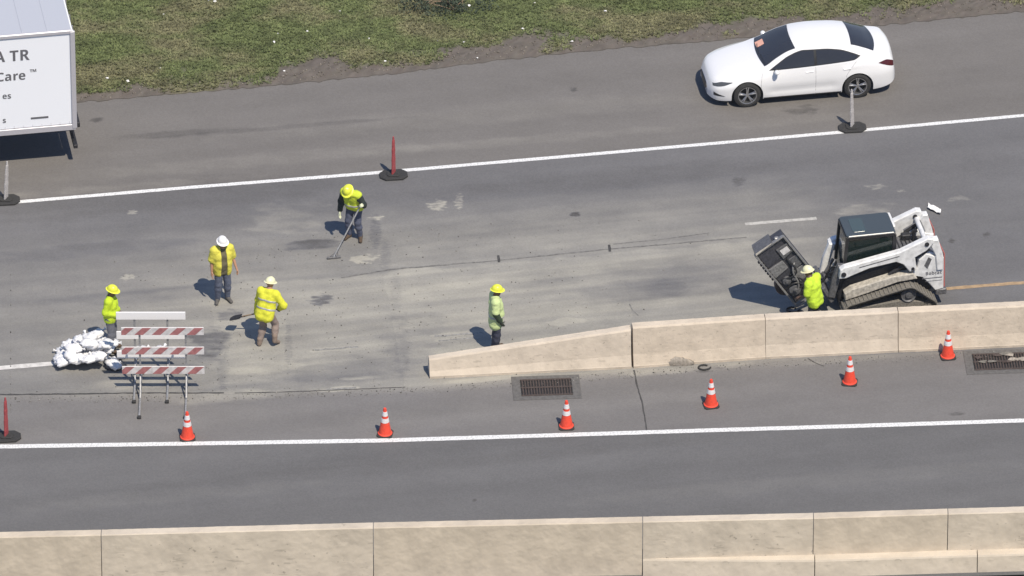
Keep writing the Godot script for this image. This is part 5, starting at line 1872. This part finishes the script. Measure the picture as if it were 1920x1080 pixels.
	if w.has("vest"):
		var vs := Geo.new()
		var gap: float = w.get("gap", 0.0)
		var sleeve_v := []
		if w.get("vest_sleeve", 0.0) > 0.0:
			for s in ["R", "L"]: sleeve_v.append([j["sh" + s], j["sh" + s].lerp(j["el" + s], w.vest_sleeve), 0.062, 0.060])
		var ctr: Vector3 = j.chest
		skin_mesh(vs, coat + sleeve_v, 0.014, 0.04, w.vest, w.get("loose", 0.024) + 0.014, 0.012, {"c": ctr, "gap": gap, "lat": lat, "fwd": fwd} if gap > 0.0 else {})
		part("vest", vs, M.tinted, o)
	for st in w.get("bands", []):
		var tp := Geo.new()
		var c0: Vector3 = j.hip.lerp(j.chest, st)
		skin_mesh(tp, coat, 0.014, 0.04, Color(1, 1, 1), w.get("loose", 0.024) + (0.02 if w.has("vest") else 0.006), 0.012, {"c": c0, "slab": spine})
		if tp.v.size() > 0: part("reflective_band", tp, M.tape, o)
	# hard hat
	var ht := Geo.new()
	var rows := []
	for k in 9:
		var t := k / 8.0
		var row := []
		for q in 22:
			var a := TAU * q / 22
			var rr := sin(t * PI * 0.5)
			var ridge := 0.008 * (1.0 - t) * clampf(1.0 - absf(sin(a)) * rr * 6.0, 0.0, 1.0)
			row.append(Vector3(cos(a) * rr * 0.132, cos(t * PI * 0.5) * 0.118 + ridge, sin(a) * rr * 0.112))
		rows.append(row)
	ht.grid(rows, true)
	rows = []
	for k in 3:
		var row := []
		for q in 22:
			var a := TAU * q / 22
			var bw: float = [0.0, 0.8, 1.0][k] * (0.03 + 0.03 * clampf(cos(a), 0.0, 1.0))
			row.append(Vector3(cos(a) * (0.130 + bw), -0.004 - 0.012 * k * 0.5, sin(a) * (0.110 + bw)))
		rows.append(row)
	ht.grid(rows, true, Vector3.UP)
	var hat := part("hard_hat", ht, w.hat, o)
	hat.transform = Transform3D(hb, j.head + hb * Vector3(-0.004, 0.055, 0))
	return o

func local_to(face: Vector2, at: Vector3, p: Vector3) -> Vector3:   # world point into a person's frame
	return Basis(Vector3.UP, atan2(-face.y, face.x)).inverse() * (p - at)

func make_people() -> void:
	make_templates()
	var lime := Color(0.56, 0.74, 0.03)
	var yellow := Color(0.72, 0.72, 0.05)
	var jeans := Color(0.10, 0.115, 0.165)
	# behind the barricades, hands held at the belly
	person("worker in lime shirt and lime hat standing behind the barricades by the sandbags", g(209, 656), Vector2(1, 0.2), {"elR": Vector3(-0.07, 1.15, 0.25), "wrR": Vector3(0.16, 1.05, 0.14), "elL": Vector3(-0.05, 1.15, -0.25), "wrL": Vector3(0.18, 1.03, -0.10), "head": Vector3(0.05, 1.62, 0.01)},
		{"shirt": lime, "trousers": Color(0.15, 0.155, 0.18), "hat": M.hat_lime, "nod": 0.25, "skin": Color(0.16, 0.09, 0.06), "sleeve": 0.92, "palmR": Vector3(-1, 0, -0.6), "palmL": Vector3(-1, 0, 0.6), "thumbR": Vector3.UP, "thumbL": Vector3.UP, "bulk": 1.05})
	# white hat, open yellow vest
	person("worker in white hat with open yellow vest over olive shirt and jeans", g(418, 564), Vector2(0.35, 1), {"toeR": Vector3(0.14, 0.045, 0.2), "wrR": Vector3(0.03, 0.88, 0.27), "elL": Vector3(-0.05, 1.14, -0.27), "wrL": Vector3(0.08, 0.92, -0.31)},
		{"shirt": Color(0.13, 0.115, 0.065), "vest": Color(0.72, 0.66, 0.09), "gap": 0.066, "vest_sleeve": 0.85, "trousers": jeans, "hat": M.hat_white, "sleeve": 0.42, "hem": 0.09, "nod": 0.2, "bulk": 0.98, "boots": Color(0.12, 0.11, 0.105)})
	# shovelling, seen from behind
	var fc := Vector2(0.34, -0.94)
	var ac := g(497, 645)
	var grip := g(533, 640) + Vector3.UP * 0.92
	var blade := g(436, 623) + Vector3.UP * 0.38
	var low := grip.lerp(blade, 0.52)
	var hr := local_to(fc, ac, grip)
	var hl := local_to(fc, ac, low)
	person("worker in yellow jacket with grey reflective bands, seen from behind holding a shovel", ac, fc, {"hip": Vector3(-0.02, 0.90, 0.02), "chest": Vector3(0.10, 1.22, 0.05), "neck": Vector3(0.14, 1.41, 0.06), "head": Vector3(0.19, 1.56, 0.07), "shR": Vector3(0.12, 1.34, 0.24), "shL": Vector3(0.12, 1.36, -0.13), "elR": Vector3(0.14, 1.06, 0.42), "wrR": hr - Vector3(0.03, 0.0, 0.08), "elL": Vector3(0.18, 1.06, -0.22), "wrL": hl + Vector3(-0.06, 0.06, 0.02),
		"kneeR": Vector3(0.16, 0.50, 0.20), "ankR": Vector3(-0.02, 0.20, 0.25), "toeR": Vector3(0.12, 0.05, 0.29), "kneeL": Vector3(0.06, 0.48, -0.06), "ankL": Vector3(-0.10, 0.095, -0.10), "toeL": Vector3(0.09, 0.045, -0.12)},
		{"shirt": yellow, "coat": "jacket", "trousers": Color(0.27, 0.215, 0.185), "hat": M.hat_pale, "nod": 0.3, "look": -0.3, "bands": [0.28, 0.86], "loose": 0.032, "hem": 0.1, "bulk": 1.0, "handR": "grip", "handL": "grip", "palmR": Vector3(0.3, -0.8, -0.4), "palmL": Vector3(0, -1, 0), "glove": Color(0.10, 0.09, 0.08), "boots": Color(0.25, 0.19, 0.15)})
	var sv := thing("shovel", "shovel held low by the worker in the banded yellow jacket", "shovel", blade)
	var hd := Geo.new()
	hd.tube([(grip - blade) * 1.04, (grip - blade) * 0.2], 0.019, 8)
	hd.tube([(grip - blade) * 1.04 - Vector3(0, 0, 0.06), (grip - blade) * 1.04 + Vector3(0, 0, 0.06)], 0.016, 8)
	part("handle", hd, M.wood, sv)
	var bl := Geo.new()
	var dv := (blade - grip).normalized()
	var sd := dv.cross(Vector3.UP).normalized()
	var rows := []
	for k in 7:
		var t := k / 6.0
		var row := []
		for q in 7:
			var u := q / 3.0 - 1.0
			var wd := 0.12 * (1.0 if t < 0.7 else sqrt(maxf(0.0, 1.0 - pow((t - 0.7) / 0.32, 2.0))))
			row.append(dv * (t * 0.30 - 0.06 - (grip - blade).length() * 0.12) + sd * u * wd + Vector3.UP * (0.03 * u * u - 0.02))
		rows.append(row)
	bl.grid(rows, false, Vector3.UP)
	var rows2 := []
	for r in rows:
		var row := []
		for p in r: row.append(p - Vector3.UP * 0.004)
		rows2.append(row)
	bl.grid(rows2, false, Vector3.DOWN)
	bl.tube([dv * -0.18 - Vector3.UP * 0.005 - dv * (grip - blade).length() * 0.12, dv * -0.02 - Vector3.UP * 0.01 - dv * (grip - blade).length() * 0.12], [0.022, 0.012], 8)
	part("blade", bl, M.dark_steel, sv)
	# raking
	var fd := Vector2(-0.42, 0.9)
	var ad := g(663, 447)
	var tip := g(626, 485) + Vector3.UP * 0.03
	var hold := g(675, 462) + Vector3.UP * 1.08
	var hl2 := local_to(fd, ad, hold)
	person("worker in lime vest and hat bent over a long-handled rake", ad, fd, {"hip": Vector3(-0.08, 0.90, 0), "chest": Vector3(0.05, 1.20, 0), "neck": Vector3(0.17, 1.36, 0), "head": Vector3(0.27, 1.46, 0), "shR": Vector3(0.12, 1.31, 0.185), "shL": Vector3(0.12, 1.31, -0.185), "elL": Vector3(0.10, 1.06, -0.32), "wrL": hl2 + Vector3(-0.05, 0.05, -0.06), "elR": Vector3(0.10, 1.03, 0.27), "wrR": Vector3(0.20, 0.82, 0.25), "kneeR": Vector3(0.02, 0.49, 0.12), "kneeL": Vector3(0.02, 0.49, -0.12), "toeL": Vector3(0.12, 0.045, -0.24), "ankL": Vector3(-0.05, 0.095, -0.15)},
		{"shirt": Color(0.022, 0.03, 0.024), "vest": Color(0.60, 0.72, 0.05), "trousers": Color(0.085, 0.095, 0.145), "hat": M.hat_lime, "nod": 0.75, "bands": [0.5], "sleeve": 0.95, "handL": "grip", "palmL": Vector3(0.2, -0.6, 0.8), "glove": Color(0.62, 0.64, 0.45), "skin": Color(0.2, 0.12, 0.08), "bulk": 1.05})
	var rk := thing("rake", "long-handled rake reaching from the bent worker's glove to the road", "rake", tip)
	var rh := Geo.new()
	rh.tube([Vector3(0, 0.02, 0), (hold - tip) * 1.06], 0.018, 8)
	part("handle", rh, M.galvanised, rk)
	var rd2 := Geo.new()
	rd2.bar(Vector3(-0.16, 0.0, 0.03), Vector3(0.16, 0.0, -0.03), 0.05, 0.05, 0.006)
	rd2.tube([Vector3(-0.10, 0.02, 0.02), (hold - tip).normalized() * 0.18], 0.01, 6)
	rd2.tube([Vector3(0.10, 0.02, -0.02), (hold - tip).normalized() * 0.18], 0.01, 6)
	part("rake_head", rd2, M.grey_steel, rk)
	# by the tapered barrier
	person("worker in pale lime vest and dark trousers standing behind the tapered barrier", g(929, 657), Vector2(1, -0.12), {"elR": Vector3(-0.02, 1.15, 0.25), "wrR": Vector3(0.09, 0.93, 0.24)},
		{"shirt": Color(0.035, 0.055, 0.03), "vest": Color(0.60, 0.72, 0.33), "vest_sleeve": 0.8, "hem": 0.16, "trousers": Color(0.045, 0.05, 0.075), "hat": M.hat_lime, "nod": 0.12, "sleeve": 0.95, "bands": [0.2], "skin": Color(0.14, 0.08, 0.055), "glove": Color(0.04, 0.05, 0.035), "bulk": 1.04})
	# at the loader
	person("worker in lime shirt leaning towards the milling attachment beside the loader", g(1527, 622), Vector2(-0.85, -0.5), {"chest": Vector3(0.06, 1.25, 0), "neck": Vector3(0.13, 1.43, 0), "head": Vector3(0.19, 1.575, 0), "shR": Vector3(0.07, 1.38, 0.185), "shL": Vector3(0.07, 1.38, -0.185), "elR": Vector3(0.12, 1.12, 0.25), "wrR": Vector3(0.34, 1.05, 0.20), "elL": Vector3(0.08, 1.10, -0.25), "wrL": Vector3(0.28, 0.98, -0.20)},
		{"shirt": Color(0.58, 0.80, 0.05), "trousers": Color(0.04, 0.045, 0.06), "hat": M.hat_pale, "nod": 0.3, "sleeve": 0.42, "hem": 0.1, "loose": 0.034, "skin": Color(0.13, 0.08, 0.055), "bulk": 1.0, "palmR": Vector3(0, -1, 0), "palmL": Vector3(0, -1, 0)})

func make_scraps() -> void:
	var r := RandomNumberGenerator.new()
	r.seed = 6
	for s in [[1752, 395, 0.16, "scrap", "crumpled white scrap lying on the road behind the loader"], [1320, 690, 0.15, "rubber", "dark curl of tyre rubber lying below the concrete barrier"], [1486, 582, 0.16, "rubber", "dark rubber scrap on the road beside the milling attachment"]]:
		var ge := Geo.new()
		if s[3] == "scrap":
			var rows := []
			for k in 6:
				var row := []
				for q in 6: row.append(Vector3((k - 2.5) * 0.06 + r.randf_range(-0.015, 0.015), 0.02 + r.randf_range(0.0, 0.07), (q - 2.5) * 0.045 + (k - 2.5) * 0.05 + r.randf_range(-0.015, 0.015)))
				rows.append(row)
			ge.grid(rows, false, Vector3.UP)
		else:
			var pts := []
			for k in 14: pts.append(Vector3(cos(k * 0.42) * s[2] * (1.0 - k * 0.02), 0.02, sin(k * 0.42) * s[2] * 0.7))
			ge.tube(pts, 0.022, 7)
		var o := part("road_scrap", ge, M[s[3]])
		o.position = g(s[0], s[1])
		tag(o, s[4], "debris")

func make_grit() -> void:
	var r := RandomNumberGenerator.new()
	r.seed = 19
	var st := Geo.new()
	st.ball(Vector3(0, 0.008, 0), Vector3(0.014, 0.010, 0.012), 6)
	var mm := MultiMesh.new()
	mm.transform_format = MultiMesh.TRANSFORM_3D
	mm.use_colors = true
	mm.mesh = st.mesh()
	mm.instance_count = 2600
	for k in 2600:
		var px := clampf(r.randfn(640, 330), 20, 1480)
		var py := r.randf_range(430, 725) - 0.083 * (px - 700)
		if k > 1500:
			px = r.randf_range(20, 1900)
			py = at_x(GORE, px) + r.randf_range(3, 16)
		mm.set_instance_transform(k, Transform3D(Basis(Vector3.UP, r.randf() * TAU).scaled(Vector3.ONE * (0.4 + 1.0 * pow(r.randf(), 3.0))), g(px, py) + Vector3.UP * 0.002))
		mm.set_instance_color(k, Color(0.17, 0.165, 0.15) * r.randf_range(0.35, 1.9))
	var m := mat(Color(1, 1, 1), 0.95)
	m.vertex_color_use_as_albedo = true
	var mi := MultiMeshInstance3D.new()
	mi.name = "grit"
	mi.multimesh = mm
	mi.material_override = m
	mi.set_meta("kind", "stuff")
	tag(mi, "loose grit and concrete crumbs scattered over the work area", "grit")
	add_child(mi)

const PAVE := 0.63
func _ready() -> void:
	rng.seed = 11
	var cam := Camera3D.new()
	cam.name = "camera"
	cam.fov = rad_to_deg(2.0 * atan(540.0 / F))
	cam.near = 1.0
	cam.far = 2000.0
	add_child(cam)
	cam.look_at_from_position(Vector3(0, D * ST, D * CT), Vector3.ZERO)
	cam.current = true
	var env := Environment.new()
	env.background_mode = Environment.BG_SKY
	var sky := Sky.new()
	var sm := ProceduralSkyMaterial.new()
	sm.sky_top_color = Color(0.37, 0.47, 0.65)
	sm.sky_horizon_color = Color(0.68, 0.74, 0.82)
	sm.ground_bottom_color = Color(0.30, 0.30, 0.26)
	sm.ground_horizon_color = Color(0.55, 0.60, 0.62)
	sm.sky_energy_multiplier = 1.0
	sky.sky_material = sm
	env.sky = sky
	env.tonemap_mode = Environment.TONE_MAPPER_LINEAR
	env.tonemap_exposure = 1.25
	env.fog_enabled = true
	env.fog_density = 0.00006
	env.fog_light_color = Color(0.88, 0.90, 0.92)
	env.sdfgi_enabled = true
	env.ssao_enabled = true
	env.ssil_enabled = true
	var we := WorldEnvironment.new()
	we.environment = env
	add_child(we)
	var sun := DirectionalLight3D.new()
	sun.name = "sun"
	sun.light_energy = 1.22
	sun.light_color = Color(1.0, 0.96, 0.895)
	sun.light_angular_distance = 0.5
	sun.shadow_enabled = true
	sun.directional_shadow_max_distance = 400.0
	add_child(sun)
	sun.look_at_from_position(Vector3.ZERO, Vector3(-0.29, -1.0, -0.52), Vector3.FORWARD)
	make_materials()
	make_ground()
	make_bank()
	make_concrete()
	make_trailer()
	make_car()
	make_loader()
	make_barricade("road barricade with three red and white striped rails", g(307, 733), 1.90, 0.0, false)
	make_barricade("road barricade seen from its plain white back, behind the striped one", g(285, 704), 1.60, 0.0, true)
	make_cones()
	make_channelizers()
	make_bags()
	make_drain("storm_drain", "rusty storm drain grate in front of the tapered barrier end", 978, 1071, 727, 0.06, false)
	make_drain("storm_drain", "debris-clogged storm drain beside the cone at the barrier", 1826, 1960, 678, 0.06, true)
	make_people()
	make_scraps()
	make_grit()
